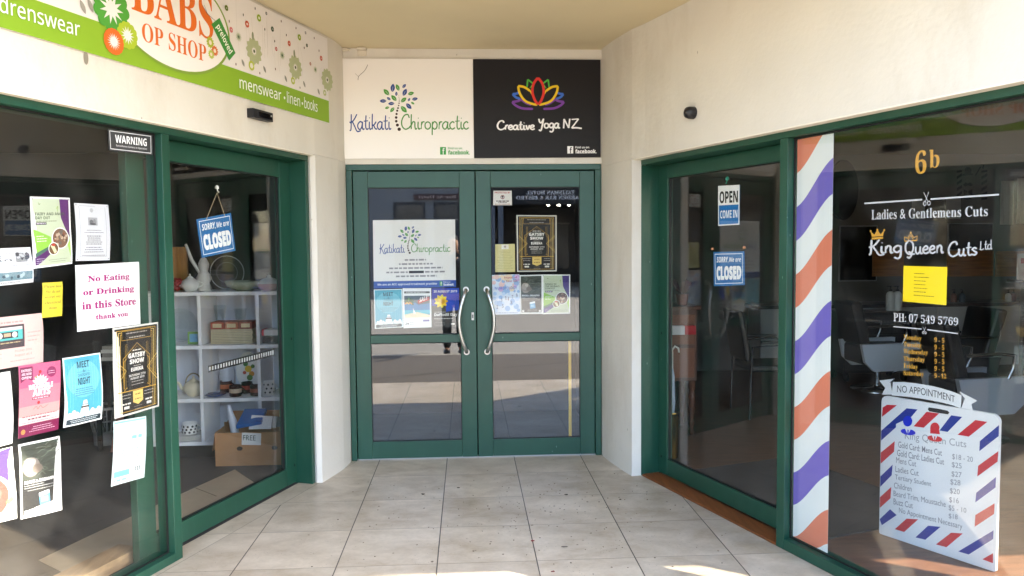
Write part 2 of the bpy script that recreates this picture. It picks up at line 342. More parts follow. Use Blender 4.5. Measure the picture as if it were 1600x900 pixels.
def sheet(name, P, quad, d, col, label, cat, group=None, thick=.0006, art=None, space='px', bevel=0, parent=None, org=None, curl=0):
    """a flat printed sheet: quad = TL,TR,BR,BL as photo points on plane P at offset d, or as plane coordinates"""
    mb = MB(); q = [P.px(u, v, d) if space == 'px' else P.pt(u, v, d) for u, v in quad]
    off = -P.n*thick
    mb.prism([q[3], q[2], q[1], q[0]], off, ink(col))
    if art: art(Art(mb, *q, P.n))
    o = mb.build(name, parent)
    if curl:                                   # paper that has come away from the glass: cut into a grid, then bent
        org_ = Vector(o['_o']); bm = bmesh.new(); bm.from_mesh(o.data); a = q[0]-org_; ex, ey = q[1]-q[0], q[3]-q[0]; lx_, ly_ = ex.length, ey.length; ux, uy = ex/lx_, ey/ly_
        for u_, l_, n_ in ((ux, lx_, 7), (uy, ly_, 10)):
            for i in range(1, n_):
                bmesh.ops.bisect_plane(bm, geom=bm.verts[:]+bm.edges[:]+bm.faces[:], plane_co=a+u_*(l_*i/n_), plane_no=u_, dist=1e-6)
        ph = random.uniform(0, 6); kb, kt, kx = random.uniform(.3, 1), random.uniform(0, .5), random.uniform(-1, 1)
        fy = [.22*(1+math.sin(ph+i*.55))+kb*max(0, i/10-.55)**2*4.5+kt*max(0, .3-i/10)**2*8 for i in range(11)]
        fx = [.16*(1+math.sin(ph*1.7+i*.9))+max(0, kx)*max(0, i/7-.5)**2*3+max(0, -kx)*max(0, .5-i/7)**2*3 for i in range(8)]
        def pw(f, t): t = min(max(t, 0), 1)*(len(f)-1); k = min(int(t), len(f)-2); return f[k]*(1-t+k)+f[k+1]*(t-k)
        for v in bm.verts: v.co -= P.n*(curl*(pw(fx, (v.co-a).dot(ux)/lx_)+pw(fy, (v.co-a).dot(uy)/ly_)))
        bm.to_mesh(o.data); bm.free()
        for p in o.data.polygons: p.use_smooth = False
    if parent is None: tag(o, label, cat, group)
    return o
# ================================================================== SETTING
X0T, Y0T, TS = -.6877, -.4046, .5        # tile grid
YF = -3.25                               # building line on the street
def tile_mat():
    m = bpy.data.materials.new('travertine_floor_tiles'); m.use_nodes = True; t = m.node_tree; N = t.nodes.new; K = t.links.new; b = t.nodes['Principled BSDF']
    g = N('ShaderNodeNewGeometry'); sp = N('ShaderNodeSeparateXYZ'); K(g.outputs['Position'], sp.inputs[0])
    def mth(op, a, b_=None, c_=None):
        n = N('ShaderNodeMath'); n.operation = op
        for i, v in enumerate((a, b_, c_)):
            if v is None: continue
            if isinstance(v, (int, float)): n.inputs[i].default_value = v
            else: K(v, n.inputs[i])
        return n.outputs[0]
    u = mth('MULTIPLY', mth('SUBTRACT', sp.outputs[0], X0T), 1/TS); v = mth('MULTIPLY', mth('SUBTRACT', sp.outputs[1], Y0T), 1/TS)
    du = mth('ABSOLUTE', mth('SUBTRACT', mth('FRACT', mth('ADD', u, .5)), .5)); dv = mth('ABSOLUTE', mth('SUBTRACT', mth('FRACT', mth('ADD', v, .5)), .5))
    # a border of cut tiles follows the splayed left shop front
    dl = mth('SUBTRACT', mth('MULTIPLY_ADD', sp.outputs[0], math.cos(AL), mth('MULTIPLY', sp.outputs[1], -math.sin(AL))), BL*math.cos(AL)+.025)
    inner = mth('GREATER_THAN', dl, 0)
    gu = mth('MULTIPLY', mth('LESS_THAN', du, .0058), inner); gv = mth('LESS_THAN', dv, .0046)
    gl = mth('LESS_THAN', mth('ABSOLUTE', dl), .0022)
    gro = mth('MAXIMUM', mth('MAXIMUM', gu, mth('MULTIPLY', gv, .55)), mth('MULTIPLY', gl, .55))
    cmb = N('ShaderNodeCombineXYZ'); K(mth('FLOOR', u), cmb.inputs[0]); K(mth('FLOOR', v), cmb.inputs[1]); K(inner, cmb.inputs[2])
    wn = N('ShaderNodeTexWhiteNoise'); wn.noise_dimensions = '3D'; K(cmb.outputs[0], wn.inputs['Vector'])
    off = N('ShaderNodeVectorMath'); off.operation = 'MULTIPLY_ADD'; K(wn.outputs['Color'], off.inputs[0]); off.inputs[1].default_value = (9, 9, 9); K(g.outputs['Position'], off.inputs[2])
    mp = N('ShaderNodeMapping'); mp.inputs['Scale'].default_value = (1.7, 2.2, 1); K(off.outputs[0], mp.inputs[0])
    n1 = N('ShaderNodeTexNoise'); n1.inputs['Scale'].default_value = 2.3; n1.inputs['Detail'].default_value = 8; n1.inputs['Roughness'].default_value = .62; n1.inputs['Distortion'].default_value = .3; K(mp.outputs[0], n1.inputs['Vector'])
    n2 = N('ShaderNodeTexNoise'); n2.inputs['Scale'].default_value = 34; n2.inputs['Detail'].default_value = 5; K(mp.outputs[0], n2.inputs['Vector'])
    rp = N('ShaderNodeValToRGB'); e = rp.color_ramp.elements
    e[0].position = .24; e[0].color = (*lin('#a28f76'), 1); e[1].position = .80; e[1].color = (*lin('#d8cab6'), 1)
    x = e.new(.5); x.color = (*lin('#bfb09b'), 1); K(n1.outputs['Fac'], rp.inputs[0])
    sc = N('ShaderNodeVectorMath'); sc.operation = 'SCALE'; K(rp.outputs[0], sc.inputs[0])
    k = mth('ADD', mth('MULTIPLY_ADD', n2.outputs['Fac'], .22, .89), mth('MULTIPLY_ADD', wn.outputs['Value'], .10, -.05)); K(k, sc.inputs['Scale'])
    # grime and wear, in patches
    n3 = N('ShaderNodeTexNoise'); n3.inputs['Scale'].default_value = 1.7; n3.inputs['Detail'].default_value = 7; K(g.outputs['Position'], n3.inputs['Vector'])
    gm = N('ShaderNodeMapRange'); gm.inputs['From Min'].default_value = .45; gm.inputs['From Max'].default_value = .75; gm.inputs['To Max'].default_value = .32; K(n3.outputs['Fac'], gm.inputs['Value'])
    m1 = N('ShaderNodeMixRGB'); m1.inputs[2].default_value = (*lin('#8f806e'), 1); K(gm.outputs[0], m1.inputs[0]); K(sc.outputs[0], m1.inputs[1])
    # pits
    vo = N('ShaderNodeTexVoronoi'); vo.inputs['Scale'].default_value = 46; K(g.outputs['Position'], vo.inputs['Vector'])
    n4 = N('ShaderNodeTexNoise'); n4.inputs['Scale'].default_value = 5; K(g.outputs['Position'], n4.inputs['Vector'])
    pit = mth('MULTIPLY', mth('LESS_THAN', vo.outputs['Distance'], .11), mth('GREATER_THAN', n4.outputs['Fac'], .545))
    m2 = N('ShaderNodeMixRGB'); m2.inputs[2].default_value = (*lin('#6e6459'), 1); K(mth('MULTIPLY', pit, .75), m2.inputs[0]); K(m1.outputs[0], m2.inputs[1])
    m3 = N('ShaderNodeMixRGB'); m3.inputs[2].default_value = (*lin('#473f37'), 1); K(gro, m3.inputs[0]); K(m2.outputs[0], m3.inputs[1])
    K(m3.outputs[0], b.inputs['Base Color'])
    rr = N('ShaderNodeMapRange'); rr.inputs['To Min'].default_value = .30; rr.inputs['To Max'].default_value = .52; K(n3.outputs['Fac'], rr.inputs['Value']); K(rr.outputs[0], b.inputs['Roughness'])
    bp = N('ShaderNodeBump'); bp.inputs['Strength'].default_value = .35; bp.inputs['Distance'].default_value = .003
    K(mth('SUBTRACT', mth('MULTIPLY', n2.outputs['Fac'], .25), mth('MULTIPLY', mth('MAXIMUM', gro, pit), .8)), bp.inputs['Height']); K(bp.outputs[0], b.inputs['Normal'])
    return m
def timber(h, name, ax=0):
    st = [7, 7, 7]; st[ax] = .8
    return M(h, .42, var=.28, scale=5, stretch=tuple(st), bump=.03, bscale=150, name=name)
WOODF = timber('#664632', 'varnished_timber_floor'); THRESH = timber('#7f4823', 'orange_timber_threshold', 1)
CARPET = M('#3a3838', .95, var=.25, scale=80, bump=.3, bscale=300, name='charcoal_carpet')
ASPH = M('#918a80', .9, var=.22, scale=30, bump=.4, bscale=120, name='grey_asphalt')
CONC = M('#a0988c', .85, var=.12, scale=8, bump=.2, bscale=90, name='grey_concrete')
def flat(name, pts, z, m, th=.05):
    mb = MB(); mb.prism([(p[0], p[1], z) for p in pts], Vector((0, 0, -th)), m); return struct(mb.build(name))
def lx(s_, d): p = L.pt(-s_, 0, d); return (p.x, p.y)
def rx(s_, d): p = R.pt(s_, 0, d); return (p.x, p.y)
SL = 3.44; SR = 3.42
flat('ground', [(-250, -250), (250, -250), (250, 250), (-250, 250)], -.16, M('#5c5d50', .95, var=.2, scale=.3, name='bare_ground'))
flat('tiled_entrance_floor', [lx(SL, -.112), rx(SR, -.002), rx(0, -.002), (1.0, .06), (-.93, .06), lx(0, -.112)], 0, tile_mat())
flat('shop_carpet', [lx(0, -.114), (-.95, 3.4), (-7, 3.4), (-7, YF), lx(SL, -.114)], 0, CARPET)
_q = [gr(367, 734), gr(150, 833), gr(60, 876), gr(118, 906), gr(222, 856)]+[Vector((*lx(s_, -.19), 0)) for s_ in (1.80, .80)]
flat('inner_tiled_strip', [(p.x, p.y) for p in _q], .003, M('#b3a084', .45, var=.10, scale=6, name='beige_vinyl_tiles'), .002)
_j = gr(305, 763), gr(338, 776); _n = (_j[1]-_j[0]).cross(UZ).normalized()*.003
flat('inner_tile_joint', [((_j[0]-_n).x, (_j[0]-_n).y), ((_j[1]-_n).x, (_j[1]-_n).y), ((_j[1]+_n).x, (_j[1]+_n).y), ((_j[0]+_n).x, (_j[0]+_n).y)], .0042, M('#5a5044', .8), .001)
flat('barber_timber_floor', [rx(0, -.004), rx(SR, -.004), (8.5, YF), (8.5, 3.7), (1.02, 3.7)], .001, WOODF)
flat('barber_door_mat', [rx(.62, -.22), rx(1.95, -.22), rx(1.95, -1.25), rx(.62, -1.25)], .011, M('#33302f', .95, var=.25, scale=120, name='dark_door_matting'), .008)
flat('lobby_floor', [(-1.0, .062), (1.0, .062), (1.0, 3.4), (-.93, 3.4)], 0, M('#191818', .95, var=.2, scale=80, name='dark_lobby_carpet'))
YK = -5.46
flat('footpath', [(-60, YK), (60, YK), (60, YF), (-60, YF)], -.004, M('#5f574f', .9, var=.12, scale=14, bump=.3, bscale=120, name='grey_footpath_asphalt'))
mb = MB(); mb.wbox(-60, 60, YK-.14, YK, -.15, -.0055, CONC); struct(mb.build('kerb', bevel=.012))
flat('road', [(-120, -20.4), (120, -20.4), (120, YK-.14), (-120, YK-.14)], -.11, ASPH)
flat('road_edge_marking', [(-60, -8.05), (60, -8.05), (60, -7.93), (-60, -7.93)], -.106, M('#c9c7c0', .7, var=.2, scale=25, name='worn_white_road_paint'), .004)
mb = MB(); mb.wbox(-60, 60, -20.55, -20.4, -.15, .01, CONC); struct(mb.build('far_kerb'))
flat('far_footpath', [(-60, -30), (60, -30), (60, -20.55), (-60, -20.55)], .008, CONC)
# thin shadow across the footpath, laid as a dark strip
mb = MB(); a = Vector((-1.9, YF-.01, -.003)); b_ = Vector((2.6, -5.08, -.003)); n_ = (b_-a).cross(UZ).normalized()*.012
mb.prism([a-n_, b_-n_, b_+n_, a+n_], Vector((0, 0, -.0008)), M('#1d1b1a', .9)); struct(mb.build('footpath_shadow_line'))
# litter on the tiles
mb = MB()
for i in range(220):
    if i < 150: px_, py_ = random.gauss(850, 105), random.gauss(790, 42)
    else: px_, py_ = random.uniform(480, 1150), random.uniform(735, 895)
    p = gr(px_, py_, .002); r_ = random.choice((.003, .004, .005, .006, .010 if random.random() < .15 else .004)); a0 = random.random()*6
    q = [p+Vector((math.cos(a0+k*1.25)*r_*random.uniform(.5, 1.1), math.sin(a0+k*1.25)*r_*random.uniform(.5, 1.1), random.uniform(0, .0015))) for k in range(5)]
    mb.prism(q, Vector((0, 0, -.0012)), M(random.choice(('#6b5a4a', '#7d6e5e', '#5a4e44', '#8d7f70', '#94877a'))))
for u, v, r_, col in ((885, 773, .013, '#3b3129'), (1192-1010+700, 854, .022, '#77695c'), (832, 845, .011, '#8a2a30'), (864, 893, .010, '#7a2a2a'), (661, 772, .012, '#4b4036'), (716, 762, .010, '#4b4036')):
    p = gr(u, v, .003); q = [p+Vector((math.cos(k*.9)*r_*random.uniform(.6, 1.2), math.sin(k*.9)*r_*.6*random.uniform(.6, 1.2), random.uniform(0, .004))) for k in range(7)]
    mb.prism(q, Vector((0, 0, -.002)), M(col))
o = mb.build('leaf_litter'); tag(o, kind='stuff')
# ------------------------------------------------------------------ soffit / roof
YV = -2.03-3.01/math.tan(SUN_EL)*math.cos(SUN_AZ)      # street edge of the verandah
mb = MB(); ZC = 3.0105
mb.prism([(-9, YV, ZC), (-9, .12, ZC), (9.5, .12, ZC), (9.5, YV, ZC)], Vector((0, 0, .22)), SOFFIT)
struct(mb.build('verandah_ceiling'))
# ------------------------------------------------------------------ plaster walls
def extrude_plan(mb, pts, z0, z1, th_dir, m):
    """a wall along a plan polyline, thickened by th_dir"""
    n = len(pts)
    for i in range(n-1):
        a, b = Vector((*pts[i], 0)), Vector((*pts[i+1], 0)); t = Vector((*th_dir, 0))
        mb.faces([a+UZ*z0, b+UZ*z0, b+UZ*z1, a+UZ*z1], [(0, 1, 2, 3)], m, True)
        mb.faces([a+t+UZ*z0, b+t+UZ*z0, b+t+UZ*z1, a+t+UZ*z1], [(3, 2, 1, 0)], m)
        for z in (z0, z1): mb.faces([a+UZ*z, b+UZ*z, b+t+UZ*z, a+t+UZ*z], [(0, 1, 2, 3)], m)
    for p in (pts[0], pts[-1]):
        a = Vector((*p, 0)); t = Vector((*th_dir, 0)); mb.faces([a+UZ*z0, a+t+UZ*z0, a+t+UZ*z1, a+UZ*z1], [(0, 1, 2, 3)], m)
pl = [(-.8955, -.012), (-.899, -.05), (-.906, -.10), (-.917, -.19), (-.938, -.27), (-.962, -.35), (-.987, -.43), (-1.012, -.505)]
lend = lx(.535, .012)
WL_Z, WR_Z = 2.192, 2.155
FLASH = M('#e9e2d3', .5, name='white_flashing')
mb = MB(); extrude_plan(mb, pl, 0, WL_Z, (-.09, .02), PLASTER)
extrude_plan(mb, [pl[-1], lend], 0, WL_Z, (-.04, .03), PLASTER)
extrude_plan(mb, pl+[lx(.62, .036), lx(SL, .036)], WL_Z+.0015, ZC-.001, (-.12, .04), PLASTER)
mb.box(L, -SL, -.54, WL_Z-.006, WL_Z+.001, .040, .0, FLASH)
tag(mb.build('plaster_wall'), 'cream plaster wall around the op shop windows, carrying the flowered sign', 'wall')
pr_ = [(.9775, -.012), (.982, -.05), (.992, -.12), (1.014, -.241), (1.032, -.32), (1.049, -.397), (1.068, -.47), (1.087, -.542)]
rend = rx(.527, .014)
mb = MB(); extrude_plan(mb, pr_, 0, WR_Z, (.10, .02), PLASTER)
extrude_plan(mb, [pr_[-1], rend], 0, WR_Z, (.04, .03), PLASTER)
extrude_plan(mb, pr_+[rx(.70, .056), rx(SR, .05)], WR_Z+.0015, ZC-.001, (.12, .04), PLASTER)
mb.box(R, .54, SR, WR_Z-.006, WR_Z+.001, .058, .0, FLASH)
tag(mb.build('plaster_wall'), 'cream plaster wall around the barber shop windows, bare but for a round sensor', 'wall')
mb = MB(); mb.wbox(-.9325, 1.004, .0, .10, 2.1815, ZC-.001, PLASTER); mb.wbox(-.99, -.896, .0, .10, 0, 2.18, PLASTER); mb.wbox(.977, 1.07, .0, .10, 0, 2.18, PLASTER)
tag(mb.build('plaster_wall'), 'cream plaster wall above the green double doors, behind the two signboards', 'wall')
# street frontage of both shops
mb = MB(); p = lx(SL, .03); mb.wbox(-9, p[0], YF-.02, YF+.16, 0, ZC-.002, PLASTER); tag(mb.build('plaster_wall'), 'plaster street wall of the op shop, seen only from the road', 'wall')
p = rx(SR, .05)
mb = MB(); mb.wbox(p[0], 2.5, YF-.02, YF+.16, 0, ZC-.002, PLASTER); mb.wbox(2.5, 8.6, YF-.02, YF+.16, 2.16, ZC-.002, PLASTER); mb.wbox(2.95, 3.55, YF-.02, YF+.16, 0, 2.16, PLASTER); mb.wbox(4.75, 8.6, YF-.02, YF+.16, 0, 2.16, PLASTER)
tag(mb.build('plaster_wall'), 'plaster street wall of the barber shop, seen only from the road', 'wall')
mb = MB(); mb.wbox(-40, 40, -3.1, -2.9, 3.24, 6.2, PLASTER); tag(mb.build('parapet_wall'), 'plaster upper wall of the shops above the verandah, seen only from the road', 'wall')
def street_window(x0, x1, label):
    t = thing('street_window', ((x0+x1)/2, YF+.07, 0), label, 'window')
    m_ = MB(); e = .05
    for a in ((x0, x0+e, 0, 2.16), (x1-e, x1, 0, 2.16), (x0+e, x1-e, 0, .08), (x0+e, x1-e, 2.11, 2.16)): m_.wbox(a[0]+.001, a[1]-.001, YF+.02, YF+.12, a[2]+.001, a[3]-.001, GREEN)
    m_.build('window_frame', t); m_ = MB(); m_.wbox(x0+e, x1-e, YF+.06, YF+.066, .08, 2.11, GLASS); m_.build('glass_pane', t)
street_window(2.5, 2.95, 'narrow green framed street window of the barber shop beside the corner pier')
street_window(3.55, 4.75, 'wider green framed street window of the barber shop')
# ------------------------------------------------------------------ shop rooms
def room_wall(name, box, m, label):
    mb = MB(); mb.wbox(*box, m); tag(mb.build(name), label, 'wall')
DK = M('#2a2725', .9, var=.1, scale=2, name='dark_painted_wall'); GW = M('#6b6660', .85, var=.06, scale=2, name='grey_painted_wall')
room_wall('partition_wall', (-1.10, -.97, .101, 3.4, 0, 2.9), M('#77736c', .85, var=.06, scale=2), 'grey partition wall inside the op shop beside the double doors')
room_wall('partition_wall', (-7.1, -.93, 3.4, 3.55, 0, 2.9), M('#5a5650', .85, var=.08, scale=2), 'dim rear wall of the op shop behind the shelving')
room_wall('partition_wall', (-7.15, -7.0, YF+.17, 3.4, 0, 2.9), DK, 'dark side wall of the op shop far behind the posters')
room_wall('partition_wall', (1.02, 1.12, .101, 3.7, 0, 2.9), GW, 'grey partition wall inside the barber shop beside the double doors')
room_wall('partition_wall', (1.12, 8.6, 3.7, 3.85, 0, 2.9), GW, 'grey rear wall of the barber shop behind the counter')
room_wall('partition_wall', (8.5, 8.65, YF+.17, 3.7, 0, 2.9), GW, 'grey side wall of the barber shop far from the door')
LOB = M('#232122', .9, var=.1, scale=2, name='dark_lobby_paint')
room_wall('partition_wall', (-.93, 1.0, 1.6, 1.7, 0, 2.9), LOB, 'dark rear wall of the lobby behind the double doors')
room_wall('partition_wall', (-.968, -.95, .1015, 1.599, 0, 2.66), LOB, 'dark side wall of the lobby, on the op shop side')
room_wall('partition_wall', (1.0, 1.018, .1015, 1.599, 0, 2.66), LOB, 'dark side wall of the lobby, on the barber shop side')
for nm, pts, mm in (('shop_ceiling', [lx(.0, -.13), (-.95, 3.5), (-7.1, 3.5), (-7.1, YF+.1), lx(SL, -.13)], M('#5b5650', .9)), ('barber_ceiling', [rx(0, -.13), rx(SR, -.13), (8.6, YF+.1), (8.6, 3.8), (1.05, 3.8)], M('#8a857c', .9)),
                    ('lobby_ceiling', [(-.95, .14), (1.01, .14), (1.01, 1.7), (-.95, 1.7)], M('#5b5650', .9))):
    flat(nm, pts, 2.72, mm, .05)
# black backing screen behind the posters
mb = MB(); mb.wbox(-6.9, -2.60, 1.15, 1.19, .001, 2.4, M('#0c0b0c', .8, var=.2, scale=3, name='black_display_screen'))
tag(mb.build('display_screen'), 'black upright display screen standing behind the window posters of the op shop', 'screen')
# ================================================================== OP SHOP FRONT (left)
def frame_thing(name, label, P, boxes, cat='window frame', bevel=.003):
    mb = MB()
    for b in boxes: mb.box(P, *b, GREEN)
    return mb, label
t = thing('aluminium_window_frame', L.pt(-1.86, 0, -.05), 'green aluminium frame around the op shop window and its sliding door', 'window frame')
def part(P, boxes, name, parent, m, bevel=.0025):
    mb = MB()
    for b in boxes: mb.box(P, *b, m)
    return mb.build(name, parent, bevel=bevel)
part(L, [(-3.40, -.538, 2.152, 2.191, -.17, 0)], 'frame_head', t, GREEN)
part(L, [(-.574, -.538, 0.002, 2.151, -.17, 0)], 'frame_jamb', t, GREEN)
part(L, [(-1.888, -1.834, .002, 2.151, -.098, 0)], 'frame_post', t, GREEN)
part(L, [(-3.40, -3.33, .002, 2.151, -.12, 0)], 'frame_jamb', t, GREEN)
part(L, [(-3.329, -1.889, .002, .045, -.115, 0)], 'frame_sill', t, GREEN)
part(L, [(-1.896, -1.8885, .046, 2.15, -.044, -.037), (-3.32, -1.8965, 2.143, 2.1515, -.044, -.037), (-3.32, -1.8965, .0455, .053, -.044, -.037)], 'gasket', t, GASKET, 0)
w = thing('fixed_window', L.pt(-2.6, 0, -.1), 'large fixed shop window covered in posters beside the op shop door', 'window')
part(L, [(-3.33, -1.8895, .0455, 2.1515, -.051, -.045)], 'glass_pane', w, GLASS, 0)
mb = MB(); mb.box(L, -3.3, -1.9, .001, .065, -.34, -.20, timber('#a98a66', 'pale_timber', 1)); tag(mb.build('timber_skirting', bevel=.004), 'pale timber board along the floor inside the op shop window', 'board')
def sliding_leaf(P, x0, x1, z0, z1, gx0, gx1, gz0, gz1, d, label, near):
    t = thing('sliding_door', P.pt((x0+x1)/2, z0, d), label, 'sliding door')
    th = .042
    part(P, [(x0, gx0, z0, z1, d-th, d)], 'door_stile', t, GREEN); part(P, [(gx1, x1, z0, z1, d-th, d)], 'door_stile', t, GREEN)
    part(P, [(gx0+.0005, gx1-.0005, gz1, z1-.001, d-th+.001, d-.001)], 'top_rail', t, GREEN); part(P, [(gx0+.0005, gx1-.0005, z0+.001, gz0, d-th+.001, d-.001)], 'bottom_rail', t, GREEN)
    g = .006
    part(P, [(gx0+.001, gx0+g, gz0+.001, gz1-.001, d-.03, d-.012), (gx1-g, gx1-.001, gz0+.001, gz1-.001, d-.03, d-.012), (gx0+g, gx1-g, gz0+.001, gz0+g, d-.03, d-.012), (gx0+g, gx1-g, gz1-g, gz1-.001, d-.03, d-.012)], 'gasket', t, GASKET, 0)
    part(P, [(gx0+.002, gx1-.002, gz0+.002, gz1-.002, d-.025, d-.019)], 'glass_pane', t, GLASS, 0)
    for z in (.13, .98): mb = MB(); mb.box(P, near-.006, near+.006, z-.008, z+.008, d, d+.001, GASKET); mb.build('screw_cap', t)
    return t
sliding_leaf(L, -2.0, -.576, .012, 2.15, -1.88, -.692, .128, 2.040, -.118, 'green framed glass sliding door of the op shop with a hanging CLOSED sign', -.60)
# ================================================================== BARBER FRONT (right)
t = thing('aluminium_window_frame', R.pt(1.93, 0, -.05), 'green aluminium frame around the barber shop window and its sliding door', 'window frame')
part(R, [(.528, 3.36, 2.117, 2.1535, -.19, 0)], 'frame_head', t, GREEN)
part(R, [(.528, .562, 0.002, 2.116, -.19, 0)], 'frame_jamb', t, GREEN)
part(R, [(1.908, 1.965, .002, 2.116, -.125, 0)], 'frame_post', t, GREEN)
part(R, [(3.30, 3.36, .002, 2.116, -.1, 0)], 'frame_jamb', t, GREEN)
part(R, [(1.966, 3.299, .002, .058, -.1, 0)], 'frame_sill', t, GREEN)
part(R, [(1.9655, 1.9735, .0585, 2.1155, -.044, -.038), (1.974, 3.29, 2.1075, 2.116, -.044, -.038), (1.974, 3.29, .0585, .066, -.044, -.038)], 'gasket', t, GASKET, 0)
w = thing('fixed_window', R.pt(2.6, 0, -.05), 'large fixed barber shop window with white lettering and a striped pole', 'window')
part(R, [(1.966, 3.30, .0585, 2.1165, -.051, -.045)], 'glass_pane', w, GLASS, 0)
sliding_leaf(R, .564, 2.04, .016, 2.115, .668, 1.90, .125, 2.025, -.135, 'green framed glass sliding door of the barber shop with OPEN and CLOSED signs', .60)
mb = MB(); mb.box(R, .56, 1.908, .0015, .009, -.133, -.006, THRESH); tag(mb.build('door_threshold'), 'orange timber threshold under the barber shop sliding door', 'threshold')
mb = MB(); p = rx(SR, .05); mb.box(R, 3.361, SR, .001, 2.155, .045, -.10, PLASTERW); tag(mb.build('plaster_pier'), 'white plaster corner pier at the street end of the barber window', 'wall')
mb = MB(); mb.box(L, -SL, -3.401, .001, 2.19, .03, -.10, PLASTERW); tag(mb.build('plaster_pier'), 'white plaster corner pier at the street end of the op shop window', 'wall')
# ================================================================== DOUBLE DOORS
GD = GREEN
t = thing('door_surround', (.04, .03, 0), 'green frame surrounding the double glass doors', 'door surround')
part(F, [(-.892, -.851, .002, 2.138, -.08, .004)], 'frame_jamb', t, GD); part(F, [(.929, .972, .002, 2.138, -.08, .004)], 'frame_jamb', t, GD)
part(F, [(-.892, .972, 2.1385, 2.1795, -.08, .004)], 'frame_head', t, GD)
part(F, [(-.8505, .9285, .0005, .008, -.07, -.02)], 'door_sill', t, STEEL, 0)
def door(x0, x1, gx0, gx1, side, label):
    t = thing('glazed_door', ((x0+x1)/2, .03, .009), label, 'door'); d1, d0 = -.008, -.05
    z0, z1 = .010, 2.131
    part(F, [(x0, gx0, z0, z1, d0, d1)], 'door_stile', t, GD); part(F, [(gx1, x1, z0, z1, d0, d1)], 'door_stile', t, GD)
    for nm, a, b in (('top_rail', 2.013, z1-.001), ('middle_rail', .872, .931), ('bottom_rail', z0+.001, .137)): part(F, [(gx0+.0005, gx1-.0005, a, b, d0+.001, d1-.0015)], nm, t, GD)
    for a, b in ((.932, 2.012), (.138, .871)):
        g = .005
        part(F, [(gx0+.0008, gx0+g, a, b, -.03, -.016), (gx1-g, gx1-.0008, a, b, -.03, -.016), (gx0+g, gx1-g, a, a+g, -.03, -.016), (gx0+g, gx1-g, b-g, b, -.03, -.016)], 'gasket', t, GASKET, 0)
        part(F, [(gx0+.001, gx1-.001, a, b, -.028, -.022)], 'glass_pane', t, DGLASS, 0)
    mb = MB(); hx = -.033 if side < 0 else .119
    bow = [(hx, -d1, 1.262), (hx, -d1-.045, 1.262)]
    P_ = [(hx, .008), (hx, -.03)]
    pts = [(hx, .0085, 1.262), (hx, -.03, 1.258)]
    for i in range(1, 12):
        k = i/12; pts.append((hx+side*.052*math.sin(math.pi*k), -.042-.02*math.sin(math.pi*k), 1.258-(1.258-.802)*k))
    pts += [(hx, -.03, .802), (hx, .0085, .798)]
    mb.tube(pts, .0125, STEEL, 14)
    for z in (1.262, .798): mb.tube([(hx, .0075, z), (hx, .002, z)], .022, STEEL, 18)
    mb.build('pull_handle', t)
    if side < 0:
        mb = MB(); mb.box(F, .006, .024, 1.035, 1.092, d1, d1+.004, STEEL); mb.box(F, .010, .020, 1.05, 1.077, d1+.004, d1+.006, M('#4a4a4a', .4)); mb.build('lock_plate', t, bevel=.0015)
    return t
door(-.845, .040, -.739, -.073, -1, 'green glass door under the white signboard, leaf with the lock')
door(.047, .923, .156, .815, 1, 'green glass door under the black signboard, leaf without a lock')
